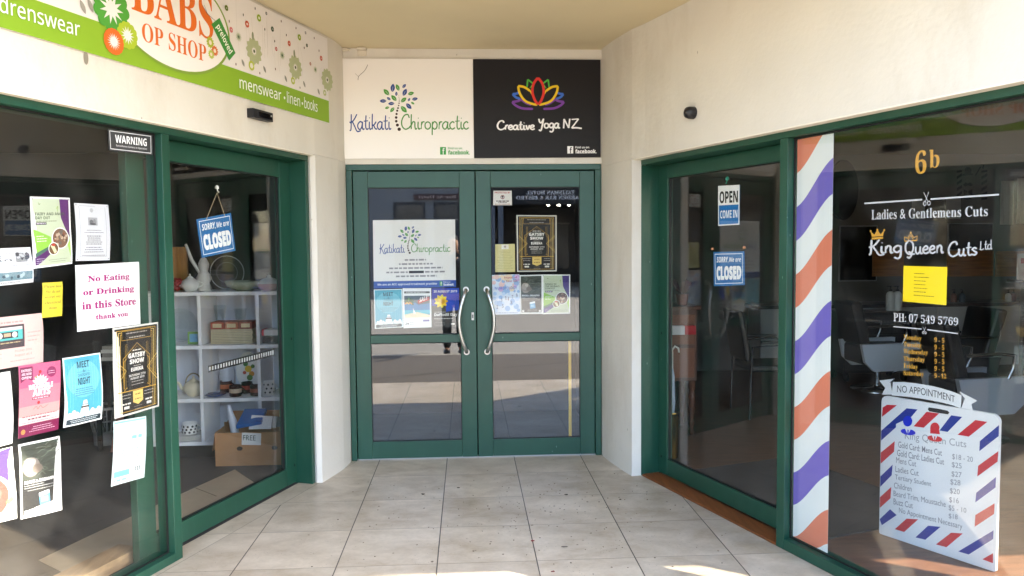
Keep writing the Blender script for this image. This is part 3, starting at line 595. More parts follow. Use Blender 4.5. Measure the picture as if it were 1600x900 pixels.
# ================================================================== SIGNBOARDS
def board(name, P, quad, d, thick, side, label, cat, art, bevel=0):
    mb = MB(); q = [P.pt(x, z, d) for x, z in quad]
    mb.prism([q[3], q[2], q[1], q[0]], -P.n*thick, side)
    A = Art(mb, *q, P.n, step=.0001); art(A)
    return tag(mb.build(name), label, cat)
BX0, BX1, BZ0, BZ1 = -3.02, -.335, 2.427, 2.990
def art_opshop(A):
    X = lambda x: (x-BX0)/(BX1-BX0); Y = lambda z: (BZ1-z)/(BZ1-BZ0); kx = 1/(BX1-BX0)
    PX = lambda u, v: (lambda q: (X(q[0]), Y(q[1])))(L.loc(u, v, .045))
    A.rect(0, 0, 1, 1, '#e4dfdd')
    # trailing stems and small motifs
    for i in range(30):
        x = random.uniform(-1.4, -.37) if i < 20 else random.uniform(-3, -2.3); z0 = random.uniform(2.6, 2.8); z1 = z0+random.uniform(.08, .22); z1 = min(z1, 2.98)
        A.line([(X(x), Y(z0)), (X(x+random.uniform(-.02, .02)), Y((z0+z1)/2)), (X(x+random.uniform(-.01, .01)), Y(z1))], .0007, '#cfc9c6', True)
    A.rect(0, Y(2.5745), 1, 1, '#86aa2c')
    sage, sg2 = '#aeb48e', '#8c957a'
    for ux_ in (-1.172, -.742, -.352):
        A.flower(X(ux_), Y(2.712), .078*kx, sage, '#e4dfdd', 12); A.d += 2e-4
        A.ell(X(ux_), Y(2.712), .010*kx, h='#5f6b52'); A.d += 1e-5
        if ux_ < -.4: A.ell(X(ux_-.01), Y(2.795), .010*kx, .024*kx*A.asp, h=sg2)
    rg = [(102, 57, 8, '#6b7a35'), (331, 127, 12, '#9db52f'), (247, 170, 11, '#d0664a'), (135, 210, 8, '#d07a7a'), (425, 205, 8, '#566450'), (382, 95, 5, '#8a8a8a'), (615, 263, 11, '#9db52f'), (543, 306, 9, '#d0664a'), (452, 345, 7, '#c76a6a'), (668, 320, 6, '#566450'),
          (768, 410, 9, '#c76a5a'), (278, 462, 18, '#b9c24a'), (570, 568, 14, '#b2bd52'), (793, 653, 12, '#b0b884'), (658, 231, 5, '#999999'), (692, 449, 6, '#b07a6a')]
    for x, y, r, h in rg: cx, cy = PX(330+x/4.5, y/4.5); A.ring(cx, cy, r/4.5/215*kx*1.15, .006*kx*2.0 if r > 7 else .004*kx*2, h, n=16)
    for x, y, r in ((187, 260, 26), (494, 390, 26), (727, 490, 22)): cx, cy = PX(330+x/4.5, y/4.5); A.star(cx, cy, r*.55/4.5/200*kx, r/4.5/200*kx, 14, '#b9bfa6'); A.ell(cx, cy, r*.42/4.5/200*kx, h='#8d9a80'); A.ell(cx, cy, r*.2/4.5/200*kx, h='#3f5a45')
    for x, y in ((218, 455), (370, 500), (519, 565), (649, 603), (750, 655)): cx, cy = PX(330+x/4.5, y/4.5); A.leaf(cx-.006*kx*2, cy-.05, .044*kx, 1.0, '#8f8f86', .45)
    for x, y in ((219, 105), (120, 150), (370, 207), (440, 290), (486, 150), (522, 247), (590, 198), (648, 337), (752, 357), (445, 486), (335, 515), (167, 452), (302, 60), (718, 268), (618, 617)):
        cx, cy = PX(330+x/4.5, y/4.5); A.ell(cx, cy, .0045*kx, .008*kx*A.asp, h=random.choice(('#4f4a48', '#6b4a4a', '#555f50')), n=10)
    for x, y in ((138, 11), (126, 13)): cx, cy = PX(x, y); A.leaf(cx-.008*kx, cy-.06, .06*kx, 1.1, '#9b968f', .4)
    # oval plate
    A.ell(X(-1.822), Y(2.722), .425*kx, .262*kx*A.asp, '#7f9a3f', 56); A.ell(X(-1.826), Y(2.724), .415*kx, .251*kx*A.asp, '#e9e4e1', 56)
    A.text('BABS', 'serif', X(-2.112), Y(2.90), X(-1.535), Y(2.678), '#d9691e', .0, 5, .95)
    A.text('OP SHOP', 'serif', X(-2.052), Y(2.642), X(-1.598), Y(2.555), '#d9691e', .0, 5)
    for x, z, r, h, n in ((-2.232, 2.650, .105, '#4f9a3a', 11), (-2.143, 2.556, .062, '#a9bd33', 13), (-2.226, 2.508, .058, '#d9692a', 18)):
        A.ell(X(x), Y(z), r*.72*kx, h=h, n=30)
        for i in range(n): a_ = 2*math.pi*i/n; A.ell(X(x+math.cos(a_)*r*.74), Y(z+math.sin(a_)*r*.74), r*.27*kx, h=h, n=14)
        A.star(X(x), Y(z), r*.30*kx, r*.66*kx, n, '#e6e1de')
    for x, z, r, h in ((-1.565, 2.665, .030, '#a9b53a'), (-1.53, 2.63, .027, '#d0703a'), (-1.56, 2.605, .024, '#b5c05a')):
        A.star(X(x), Y(z), r*.8*kx, r*1.1*kx, 12, h); A.ell(X(x), Y(z), r*.4*kx, h='#e6d9c6')
    tg = [PX(328, 38), PX(341, 28), PX(366, 83), PX(356, 95)]
    A.poly(tg, '#3f8a3c')
    mid0 = ((tg[0][0]+tg[1][0])/2, (tg[0][1]+tg[1][1])/2); mid1 = ((tg[2][0]+tg[3][0])/2, (tg[2][1]+tg[3][1])/2)
    vs, fs, bb = tmesh('preloved', 'bold', 0, 3)
    ax = Vector(((mid1[0]-mid0[0]), (mid1[1]-mid0[1])/A.asp, 0)); ln = ax.length; ax.normalize(); pp = Vector((-ax.y, ax.x, 0)); A.d += 3e-5
    def tp(v):
        a_ = (.12+.78*(v[0]-bb[0])/(bb[1]-bb[0]))*ln; b_ = -((v[1]-bb[2])/(bb[3]-bb[2])-.5)*.036*kx*1.5
        return A.P(mid0[0]+ax.x*a_+pp.x*b_, mid0[1]+(ax.y*a_+pp.y*b_)*A.asp)
    A.mb.faces([tp(v) for v in vs], fs, ink('#eef0e6'))
    for k in (0, 1): A.line([PX(314+k*3, 8), PX(322, 22), (mid0[0], mid0[1])], .0012, '#5a5a5a')
    A.text('menswear', 'sans', X(-1.324), Y(2.525), X(-.915), Y(2.474), '#f3f6ea', .004)
    A.ell(X(-.880), Y(2.499), .009*kx, h='#f3f6ea', n=12)
    A.text('linen', 'sans', X(-.853), Y(2.545), X(-.705), Y(2.474), '#f3f6ea', .004)
    A.ell(X(-.678), Y(2.499), .009*kx, h='#f3f6ea', n=12)
    A.text('books', 'sans', X(-.655), Y(2.545), X(-.494), Y(2.474), '#f3f6ea', .004)
    A.text('childrenswear', 'sans', X(-2.905), Y(2.548), X(-2.412), Y(2.482), '#f3f6ea', .004)
board('shop_signboard', L, [(BX0, BZ1), (BX1, BZ1), (BX1, BZ0), (BX0, BZ0)], .047, .008, M('#d5d0cb', .4), 'long green and white op shop sign with orange letters and flowers, above the left windows', 'sign', art_opshop)
LEAVES = [(.315,.06,.26,.02,-1.35,'b'),]
def tree_logo(A, x0, y0, x1, y1):
    """leafy tree with a spine of dots; box in sheet units"""
    bl, gn, br = '#2f4a8f', '#4f9a3f', '#3a2420'
    W_, H_ = x1-x0, y1-y0
    # (root x, root y, tip x, tip y, colour) in the crop 110..700 x 150..810
    lv = [(310,268,325,152,bl),(410,250,372,160,gn),(462,212,515,158,bl),(262,312,182,228,gn),(470,322,522,222,bl),(540,300,635,275,gn),(368,325,372,262,bl),(370,390,295,312,gn),(435,408,518,345,gn),(283,380,228,340,bl),(222,392,118,392,bl),
          (340,425,245,430,bl),(262,475,195,495,gn),(335,480,275,545,gn),(435,462,520,550,gn),(512,425,592,500,bl),(585,405,637,436,gn),(540,395,575,352,bl),(600,372,690,355,bl)]
    for a, b, c_, d, h in lv:
        X = lambda x: x0+(x-110)/590*W_; Y = lambda y: y0+(y-150)/660*H_
        dx, dy = X(c_)-X(a), (Y(d)-Y(b))/A.asp
        A.leaf(X(a), Y(b), math.hypot(dx, dy), math.atan2(dy, dx), h, .52)
        A.line([(X(a), Y(b)), (X(a)*.35+X(c_)*.65, Y(b)*.35+Y(d)*.65)], W_*.008, '#e6e4e0')
    for x, y, r in ((405,318,3),(408,340,5),(412,365,6),(412,392,8),(408,422,10),(402,455,11),(391,490,14),(378,526,16),(368,571,17),(361,620,20),(361,672,20),(377,725,23),(403,783,26)):
        A.ell(x0+(x-110)/590*W_, y0+(y-150)/660*H_, r/590*W_, h=br, n=14)
def fb(A, x0, y0, x1, y1, hb, hf, ht, w=.30):
    A.rect(x0, y0, x0+(x1-x0)*.20, y1, hb)
    A.text('f', 'bold', x0+(x1-x0)*.075, y0+(y1-y0)*.12, x0+(x1-x0)*.155, y1-(y1-y0)*.02, hf)
    A.text('Find us on:', 'bold', x0+(x1-x0)*.27, y0, x0+(x1-x0)*.76, y0+(y1-y0)*.30, ht)
    A.text('facebook.', 'bold', x0+(x1-x0)*.27, y0+(y1-y0)*.42, x1, y1, ht, .02)
def art_chiro(A):
    A.rect(0, 0, 1, 1, '#f2eeea')
    tree_logo(A, .275, .247, .578, .725)
    A.stroke('Katikati', .17, .045, .55, .366, .735, '#2f4a8f')
    A.stroke('Chiropractic', .17, .440, .55, .965, .765, '#4f8f46')
    fb(A, .738, .885, .968, .962, '#3f9a4a', '#e6e4e0', '#3f9a4a')
    A.line([(.195, .06), (.17, .12), (.125, .175), (.118, .215)], .004, '#8a837c', True); A.line([(.098, .15), (.125, .185)], .003, '#8a837c')
def art_yoga(A):
    A.rect(0, 0, 1, 1, '#141012')
    def petal(cx, base, tipx, tipy, w, h, lw=.016):
        pass
    X = lambda x: (x-818)/735; Y = lambda y: (y-122)/570
    def lp(pts, h, lw=.018): A.line([(X(a), Y(b)) for a, b in pts], lw, h, True)
    pu, bl, ye, gn, rd = '#7a3fa0', '#3f6fd0', '#e8c21f', '#4fae3f', '#d8342c'
    for s_ in (1, -1):
        m_ = lambda pts: [(1190+s_*(x-1190), y) for x, y in pts]
        lp(m_([(1160,408),(1100,405),(1060,388),(1040,368)]), pu); lp(m_([(1040,368),(1075,362),(1095,350)]), pu); lp(m_([(1088,352),(1120,375),(1150,385)]), pu, .014)
        lp(m_([(1085,350),(1060,340),(1043,322)]), bl); lp(m_([(1043,322),(1065,320),(1080,312)]), bl)
        lp(m_([(1185,386),(1120,365),(1085,320),(1075,276)]), ye); lp(m_([(1075,276),(1110,282),(1145,305)]), ye); lp(m_([(1142,300),(1165,340),(1188,384)]), ye, .012)
        lp(m_([(1126,282),(1131,238)]), gn); lp(m_([(1131,238),(1164,264)]), gn); lp(m_([(1143,288),(1158,268)]), gn, .012)
        lp(m_([(1190,228),(1165,262),(1157,310),(1170,355),(1188,383)]), rd, .020)
    A.stroke('Creative', .30, .178, .615, .480, .72, '#f0eeee'); A.stroke('Yoga', .30, .505, .60, .680, .745, '#f0eeee'); A.stroke('NZ', .30, .70, .60, .852, .71, '#f0eeee')
    fb(A, .735, .885, .967, .96, '#f0eeee', '#141012', '#f0eeee')
board('signboard', F, [(-.8995, 2.934), (.0355, 2.934), (.0365, 2.221), (-.8985, 2.221)], .014, .012, M('#cfcbc6', .4), 'white chiropractic signboard with a leafy tree logo, above the green doors', 'sign', art_chiro)
board('signboard', F, [(.0385, 2.934), (.9685, 2.934), (.9685, 2.227), (.0395, 2.223)], .014, .012, M('#1c181a', .4), 'black yoga signboard with a rainbow lotus, above the green doors', 'sign', art_yoga)
# small hardware
mb = MB(); mb.box(L, -1.240, -1.045, 2.326, 2.378, .037, .078, BLACK); mb.box(L, -1.19, -1.06, 2.336, 2.366, .0785, .081, M('#0a0a0c', .12)); mb.box(L, -1.075, -1.060, 2.352, 2.362, .0815, .083, M('#9a9a9a', .4))
tag(mb.build('door_sensor', bevel=.008), 'black bar shaped door sensor under the op shop sign', 'sensor')
mb = MB(); o_ = R.pt(1.235, 2.352, .056)
mb.tube([o_+R.n*k for k in (0, .03, .05, .062)], [.036, .036, .030, .010], BLACK, 20); tag(mb.build('round_sensor'), 'small round black sensor on the wall over the barber shop door', 'sensor')
mb = MB(); mb.box(F, -.79, -.725, 2.955, 2.992, .001, .012, M('#d8cfbc', .5)); mb.box(F, -.79, -.725, 2.992, 3.006, .001, .05, M('#d8cfbc', .5)); tag(mb.build('bracket', bevel=.003), 'small painted angle bracket under the ceiling above the white signboard', 'bracket')
mb = MB(); mb.box(F, -.905, -.862, 2.985, 3.006, .001, .03, M('#d8cfbc', .5)); mb.tube([F.pt(-.862, 2.995, .015), F.pt(-.842, 2.992, .02)], .008, M('#d8cfbc', .5)); tag(mb.build('cable_clip'), 'painted cable clip in the ceiling corner above the white signboard', 'clip')
mb = MB(); q = [L.loc(130, 82, .038), L.loc(138, 82, .038), L.loc(137, 97, .038), L.loc(130, 97, .038)]
cxs = L.loc(134, 90, .037); mb.poly([L.pt(cxs[0]+.013*math.cos(t_/8*math.pi), cxs[1]+.03*math.sin(t_/8*math.pi), .038) for t_ in range(16)], M('#8f8675', .8)); tag(mb.build('wall_stain'), 'small grey leaf shaped mark on the plaster below the op shop sign', 'mark')
# ================================================================== POSTERS
def greeks(A, x0, x1, y0, y1, n, h, al='c', f=(.6, 1), t=.45):
    for i in range(n): A.greek(x0, x1, y0+(y1-y0)*i/max(n-1, 1), (y1-y0)/max(n, 1)*t, h, al, random.uniform(*f))
def pins(A, h='#8d8d8d'):
    for x in (.04, .96):
        for y in (.03, .97): A.ell(x, y, .016, h=h, n=10)
def mural_style(A, t1, purple='#5a2a66', phot='#7a5a48'):
    A.rect(0, 0, 1, 1, '#f0f0ec'); A.rect(.04, .025, .96, .975, '#bfc8ac')
    A.poly([(.71, .025), (.96, .025), (.96, .60), (.84, .45), (.74, .30)], purple)
    A.poly([(.04, .45), (.45, .57), (.45, .78), (.04, .80)], '#8fc04a'); A.poly([(.04, .80), (.40, .70), (.44, .75), (.04, .86)], '#4a6a5a'); A.poly([(.04, .86), (.40, .74), (.50, .78), (.12, .96), (.04, .96)], purple)
    A.poly([(.88, .70), (.96, .62), (.96, .90)], '#9fc85a')
    y = .22
    for ln in t1: A.text(ln, 'bold', .10, y, .10+.055*len(ln)*.92, y+.042, '#3f4a3a', 0, 2); y += .055
    A.rect(.10, y+.03, .36, y+.065, '#3a2a3f'); A.greek(.12, .34, y+.04, .014, '#c9c0cf', 'l'); A.greek(.10, .62, y+.008, .012, '#7a7f70', 'l')
    A.ell(.70, .60, .225, h='#f0f0ec', n=36); A.ell(.70, .60, .205, h=phot, n=36)
    for i in range(26): a_, r_ = random.random()*6.28, random.random()**.5*.17; A.ell(.70+r_*math.cos(a_), .60+r_*math.sin(a_)*A.asp, random.uniform(.015, .04), h=random.choice(('#a88a72', '#54392c', '#c0a894', '#8a4a34', '#6a6058')), n=9)
    A.ell(.50, .745, .135, h='#f0f0ec', n=30); A.ell(.50, .745, .118, h='#6a4a2c', n=30)
    A.poly([(.42, .70), (.50, .68), (.58, .79), (.52, .82)], '#d8cfa8'); A.ell(.50, .69, .05, .02, '#b8402c', 14)
    greeks(A, .10, .36, .55, .62, 3, '#eef4e0', 'l'); greeks(A, .08, .34, .87, .93, 3, '#c9b8d2', 'l'); greeks(A, .30, .92, .90, .93, 2, '#7a8070')
    A.line([(.17, .08), (.19, .11), (.22, .09)], .012, '#7f8a6a', True); A.line([(.62, .17), (.66, .13), (.65, .21)], .014, '#8faa5a', True); pins(A)
def art_fairy(A): mural_style(A, ['FAIRY AND UNICORN', 'DAY OUT'][0:0]+['FAMILY AND SINGING', 'DAY OUT'][0:0]+['FAIRY AND ANGEL', 'DAY OUT'])
def art_song(A): mural_style(A, ['SONGS OF', 'THE MURALS', 'CONTEST'], '#4a3a7a', '#5a4238')
def art_meet(A):
    A.rect(0, 0, 1, 1, '#e6eef0'); A.rect(.03, .02, .97, .96, '#4fa8c0'); A.ell(.5, .34, .43, .27, '#70bcd0', 44)
    for i in range(14): x = .06+.88*i/13; A.line([(x, .06+.1*random.random()), (x, .55+.25*random.random())], .005, '#9fd6e2')
    A.text('MEET', 'bold', .33, .08, .67, .175, '#1f3f52', 0, 2, .9); A.line([(.33, .235), (.46, .235)], .006, '#1f3f52'); A.line([(.56, .235), (.68, .235)], .006, '#1f3f52'); A.text('the', 'serifi', .47, .20, .55, .245, '#1f3f52', 0, 2)
    A.text('CANDIDATES', 'sans', .34, .26, .67, .30, '#1f3f52', 0, 2); A.text('NIGHT', 'bold', .33, .32, .67, .42, '#1f3f52', 0, 2, .9)
    greeks(A, .14, .86, .47, .56, 4, '#3f7a8c')
    for x, y, r in ((.12, .86, .10), (.30, .86, .10), (.72, .85, .11), (.89, .84, .10), (.22, .83, .10), (.80, .87, .09), (.40, .87, .09), (.6, .87, .09), (.5, .76, .12)):
        A.ell(x, y+.05, r*1.02, h='#8aa6b0', n=20); A.ell(x, y+.05, r*.93, h='#eef2f4', n=20); A.ell(x, y-.01, r*.62, r*.75*A.asp, '#8aa6b0', 20); A.ell(x, y-.01, r*.55, r*.68*A.asp, '#f2f5f6', 20)
    A.rect(.40, .735, .61, .76, '#4a3a34'); A.poly([(.43, .735), (.46, .65), (.55, .65), (.58, .735)], '#f2f5f6'); A.rect(.43, .70, .58, .722, '#9aa6aa')
    A.rect(.05, .90, .95, .975, '#2f3f48'); greeks(A, .09, .91, .92, .945, 2, '#d0dade', t=.8)
def art_gatsby(A):
    gd, g2, bk = '#c49a3f', '#e0bf6a', '#1d1a1a'
    A.rect(0, 0, 1, 1, '#d8d4cc'); A.rect(.03, .02, .97, .98, bk)
    for k in range(3): A.frame(.07+.035*k, .04+.022*k, .93-.035*k, .96-.0*k, .009, gd if k % 2 == 0 else g2)
    A.rect(.17, .05, .83, .155, bk); A.frame(.17, .05, .83, .155, .006, gd); greeks(A, .26, .74, .075, .125, 2, '#a8a29a')
    for s_ in (1, -1):
        f = lambda pts: [(.5+s_*(x-.5), y) for x, y in pts]
        for k in (0, .035): A.line(f([(.5, .20+k), (.20+k*.4, .36+k), (.20+k*.4, .70)]), .010, gd); 
        A.line(f([(.04, .36), (.26, .50), (.04, .66)]), .010, g2); A.line(f([(.04, .40), (.22, .50), (.04, .62)]), .007, gd); A.line(f([(.20, .72), (.32, .66)]), .012, gd)
        for x in (.245, .275): A.line(f([(x, .20), (x, .70)]), .006, gd)
    A.poly([(.5, .235), (.73, .36), (.73, .69), (.27, .69), (.27, .36)], '#151313')
    A.greek(.40, .60, .275, .012, '#d8d4cc'); A.text('GATSBY', 'bold', .305, .31, .695, .365, '#eeeae2', .02, 2); A.text('SHOW', 'bold', .335, .38, .665, .432, '#eeeae2', .02, 2)
    A.greek(.42, .58, .452, .010, '#a8a29a'); A.text('EUREKA', 'bold', .36, .475, .64, .518, '#eeeae2', .01, 2); A.text('SATURDAY 27TH', 'bold', .31, .55, .69, .575, '#d8d4cc', 0, 2); A.text('AUGUST 2019', 'bold', .34, .585, .66, .61, '#d8d4cc', 0, 2)
    greeks(A, .30, .70, .63, .665, 2, '#a8a29a'); A.rect(.07, .725, .93, .735, gd)
    A.poly([(.385, .74), (.615, .74), (.615, .865), (.5, .90), (.385, .865)], g2); greeks(A, .42, .58, .775, .83, 2, '#7a5f2a')
    for x0, x1 in ((.13, .36), (.64, .87)): greeks(A, x0, x1, .765, .80, 2, '#b0aaa2'); A.greek(x0+.03, x1-.03, .86, .016, '#e0dcd4'); A.rect(x0+.06, .895, x1-.06, .925, '#d8d4cc')
    greeks(A, .39, .61, .915, .945, 2, '#8a847c')
def art_rocks(A):
    A.rect(0, 0, 1, 1, '#e4e4e2'); A.rect(.05, .03, .95, .96, '#232323'); A.rect(.05, .03, .95, .50, '#3f443c')
    for i in range(60):
        x, y = random.uniform(.06, .92), random.uniform(.04, .46); A.line([(x, y), (min(x+.09, .94), y-.012+random.uniform(-.03, .03)), (min(x+.17, .945), max(.035, y+random.uniform(-.05, .02)))], .008, random.choice(('#5d6456', '#757d6b', '#2b2f28', '#8a9080')), True)
    A.ell(.26, .33, .20, .13, '#8a8078', 26); A.ell(.22, .29, .14, .09, '#a39a90', 22); A.ell(.40, .36, .12, .06, '#75695f', 18); A.ell(.30, .26, .07, .04, '#bdb4aa', 14)
    A.text('ROCKS & DREAMING', 'bold', .09, .505, .86, .548, '#f0f0ee', .01, 2); greeks(A, .09, .78, .57, .60, 2, '#c8c8c6', 'l'); A.greek(.16, .88, .635, .010, '#9a9a98')
    A.poly([(.42, .70), (.66, .675), (.68, .85), (.44, .865)], '#4f9ac8'); A.poly([(.42, .70), (.66, .675), (.665, .72), (.425, .745)], '#dfe8ee'); A.rect(.47, .76, .63, .82, '#8ac0de')
    greeks(A, .28, .78, .885, .92, 3, '#a8a8a6'); A.rect(.08, .90, .17, .945, '#e4e4e2'); A.rect(.83, .90, .92, .945, '#e4e4e2')
def art_notice(A):
    A.rect(0, 0, 1, 1, '#d2d2d8'); A.frame(.11, .04, .89, .93, .006, '#6a6a70'); 
    A.ell(.465, .115, .05, h='#b0b0b4'); A.rect(.34, .24, .62, .38, '#a2a2a6')
    A.ell(.44, .32, .06, .04, '#6a6a6e', 16); A.ell(.53, .31, .045, .045, '#858589', 16); A.ell(.48, .355, .10, .018, '#4f4f54', 16)
    greeks(A, .18, .82, .46, .50, 2, '#4a4a50'); greeks(A, .24, .76, .56, .70, 5, '#4a4a50'); greeks(A, .2, .8, .76, .84, 3, '#63636a'); A.greek(.16, .84, .90, .012, '#63636a'); pins(A)
def art_photos(A):
    A.rect(0, 0, 1, 1, '#dcdce0')
    def pic(x0, y0, x1, y1, cols):
        A.rect(x0, y0, x1, y1, cols[0])
        for i in range(16): x, y = random.uniform(x0+.05, max(x0+.051, x1-.05)), random.uniform(y0+.07, y1-.07); A.ell(x, y, min(random.uniform(.02, .05), (x1-x0)*.4), random.uniform(.03, .065), random.choice(cols), 12)
    pic(.62, .10, .96, .40, ('#8f8f92', '#4a4a4f', '#bdbdc0', '#6a6470')); pic(.0, .16, .06, .42, ('#777777', '#4a4a4f', '#999999'))
    A.line([(.18, .2), (.25, .14), (.3, .25), (.22, .3)], .012, '#6a6a6a', True); A.stroke('nn', .2, .14, .30, .58, .36, '#777777'); A.ring(.46, .20, .05, .01, '#7a7a7a'); 
    A.greek(.02, .98, .47, .02, '#9a9aa0'); A.greek(.2, .8, .54, .02, '#9a9aa0'); pic(.0, .66, .97, .89, ('#6f8a94', '#2f3a42', '#a8bcc4', '#4a5a62', '#8f7a86')); A.greek(.1, .7, .93, .02, '#63636a')
def art_yellow_note(A):
    A.rect(0, 0, 1, 1, '#dcc840')
    for i, ln in enumerate(('Please note', 'We do not', 'accept any', 'electrical', 'items')): y = .07+i*.155; w_ = len(ln)*.033; A.text(ln, 'serif', .5-w_*1.2, y, .5+w_*1.2, y+.085, '#6f6a3a', 0, 2)
    pins(A, '#a89f4a')
def art_noeat(A):
    A.rect(0, 0, 1, 1, '#f4f2f2')
    for ln, x0, x1, y0, y1 in (('No Eating', .17, .82, .17, .29), ('or Drinking', .10, .90, .37, .49), ('in this Store', .08, .93, .56, .68), ('thank you', .27, .78, .77, .87)):
        A.text(ln, 'serif', x0, y0, x1, y1, '#a01870', .022, 3)
def art_cassette(A):
    A.rect(0, 0, 1, 1, '#d9b5af'); A.greek(.05, .62, .10, .03, '#a98f8c')
    A.rect(-.0, .17, .62, .62, '#4a3f44'); A.rect(.0, .21, .585, .27, '#d0d0ca'); A.rect(.0, .27, .585, .46, '#5ab5b2')
    A.rect(.12, .30, .50, .42, '#37313a'); A.ell(.17, .36, .048, h='#e0d6d2'); A.ell(.44, .36, .048, h='#e0d6d2'); A.rect(.24, .32, .37, .39, '#c9a688'); A.greek(.04, .55, .50, .02, '#c9b48c')
    greeks(A, .68, .96, .34, .50, 3, '#b39a97', 'l'); A.text('Friday 30th', 'mono', .44, .66, .76, .72, '#8a7472', 0, 2); A.text('August at 8', 'mono', .44, .75, .76, .81, '#8a7472', 0, 2); A.greek(.36, .82, .87, .022, '#b39a97'); A.greek(.0, .2, .70, .022, '#b39a97'); A.greek(.0, .2, .78, .022, '#b39a97')
def art_wear(A):
    A.rect(0, 0, 1, 1, '#cf5f82'); A.rect(0, .32, 1, .58, '#d67c8c'); A.rect(0, .58, 1, .80, '#dc9a98'); A.rect(0, .72, 1, .83, '#e0bfbd'); A.rect(0, .83, 1, 1, '#7a1f4a')
    A.poly([(.03, .03), (.33, .03), (.33, .235), (.18, .19), (.03, .245)], '#7a2450')
    for i, ln in enumerate(('WEARABLE', 'ENTRIES', 'ARE NOW', 'OPEN!')[1:]): A.text(ln, 'bold', .06, .06+i*.05, .30, .095+i*.05, '#f3e3ea', 0, 2)
    A.ell(.77, .14, .115, h='#8a2a5a', n=24); greeks(A, .69, .85, .125, .155, 2, '#f0d6e2')
    for x, y, h in ((.50, .12, '#b8242c'), (.48, .17, '#a83a3a'), (.46, .20, '#c8503a'), (.55, .20, '#4a7a3a'), (.40, .20, '#7a9a4a'), (.47, .55, '#b8242c')): A.ell(x, y, .035, h=h, n=10)
    for i in range(7): a_ = -2.6+i*.35; A.leaf(.5, .30, .22, a_, random.choice(('#f6e6ea', '#f2d6da', '#eac0c0')), .3)
    A.text('WEARABLE', 'bold', .22, .285, .80, .355, '#fbf3f4', .01, 2); A.text('ARTS', 'bold', .32, .36, .74, .455, '#fbf3f4', .02, 2); A.rect(.31, .47, .73, .50, '#6a2440'); A.greek(.33, .71, .478, .014, '#eec8d2')
    A.stroke('noodles', .16, .34, .595, .70, .645, '#9a5a5a') if False else A.line([(.34, .635), (.42, .60), (.45, .64), (.52, .60), (.58, .635), (.70, .60)], .009, '#9a5a5a', True)
    A.greek(.08, .92, .715, .014, '#8a5a62'); A.greek(.22, .76, .755, .02, '#7a3f50'); A.greek(.06, .94, .80, .010, '#b08a90'); greeks(A, .24, .92, .875, .935, 3, '#d8b0c4'); A.ell(.11, .925, .055, h='#c98a4a', n=14)
def art_pale(A):
    A.rect(0, 0, 1, 1, '#d6e6e8'); A.rect(.03, .02, .97, .045, '#88c6cc'); A.greek(.55, .85, .27, .05, '#7cc4ca'); greeks(A, .18, .82, .47, .60, 4, '#96c6cc'); A.rect(.06, .79, .52, .88, '#7ac4c8'); A.greek(.08, .5, .92, .03, '#86c8cc')
    A.ell(.76, .80, .14, .075, '#d6e2e2', 22)
    for x in (.70, .76, .82): A.line([(x, .80), (x, .835)], .03, '#44535a'); A.ell(x, .79, .018, h='#44535a', n=8)
    A.rect(.62, .838, .92, .845, '#44535a')
def art_white(A):
    A.rect(0, 0, 1, 1, '#d8d8d2'); A.frame(-.05, .04, .93, .95, .012, '#b4b4b0'); greeks(A, .0, .6, .10, .30, 3, '#8f8f8c', 'l'); A.greek(.0, .55, .62, .03, '#77777a', 'l'); A.greek(.0, .5, .75, .012, '#a0a0a0', 'l')
def art_purple(A):
    A.rect(0, 0, 1, 1, '#f0f0ec'); A.poly([(.45, .04), (.95, .0), (.97, .45), (.75, .48), (.55, .38)], '#4f3a80'); A.ell(.35, .64, .55, h='#f4f4f0', n=30); A.ell(.32, .64, .48, h='#6f4a40', n=30); A.ell(.4, .60, .2, h='#8a5f52', n=18); A.poly([(.70, .74), (.96, .62), (.98, .90)], '#9fc85a'); A.greek(.0, .3, .30, .02, '#777777', 'l')
def art_warning(A):
    A.rect(0, 0, 1, 1, '#3b3b3c'); A.frame(.035, .07, .965, .93, .012, '#dcdcdc'); A.text('WARNING', 'bold', .15, .23, .86, .60, '#f2f2f2', 0, 4); A.text('Surveillance Camera in Operation', 'bold', .16, .68, .86, .80, '#c4c4c4', 0, 2)
dL = -.0525                                    # just inside the fixed window
PG = 'posters taped inside the op shop window'
def lp(q, col, label, art, cat='poster', name='poster', g=PG, d=dL): sheet(name, L, q, d, col, label, cat, g, art=art, curl=0 if 'sticker' in name else .011)
lp([(48,307),(112,309),(117,412),(54,420)], '#f0f0ec', 'pale green and purple poster with two round photos, high in the op shop window', art_fairy)
lp([(118,317),(172.5,320),(175.5,406.5),(121,408)], '#e9e9ec', 'plain white bordered notice with a small grey picture, in the op shop window', art_notice)
lp([(-22,389),(52,386),(57,441),(-20,449)], '#ececec', 'landscape white notice with a strip of photos along its foot, cut by the left edge', art_photos)
lp([(68,442),(100,440),(101,493.5),(69,497)], '#f0e05a', 'small yellow handwritten style note below the green and purple poster', art_yellow_note, 'note', 'paper_note')
lp([(118.5,414.5),(219.5,409),(223.5,506.5),(123.5,518.5)], '#f4f2f2', 'white notice in magenta letters asking for no eating or drinking', art_noeat, 'notice', 'paper_notice', d=dL-.001)
lp([(-16,498),(68,489),(72,566),(-12,580)], '#d9b5af', 'pale pink poster with a cassette tape, at the left edge', art_cassette)
lp([(178,513),(248,503),(250,635),(181.5,655)], '#d8d4cc', 'black and gold art deco show poster beside the green window post', art_gatsby, d=dL-.0015)
lp([(30,572),(95,563),(94,671),(32,686)], '#e27f9c', 'pink and plum wearable arts poster in the op shop window', art_wear)
lp([(101,560),(159,551),(163,655),(104,669)], '#e6eef0', 'blue poster of a drawn audience in the op shop window', art_meet)
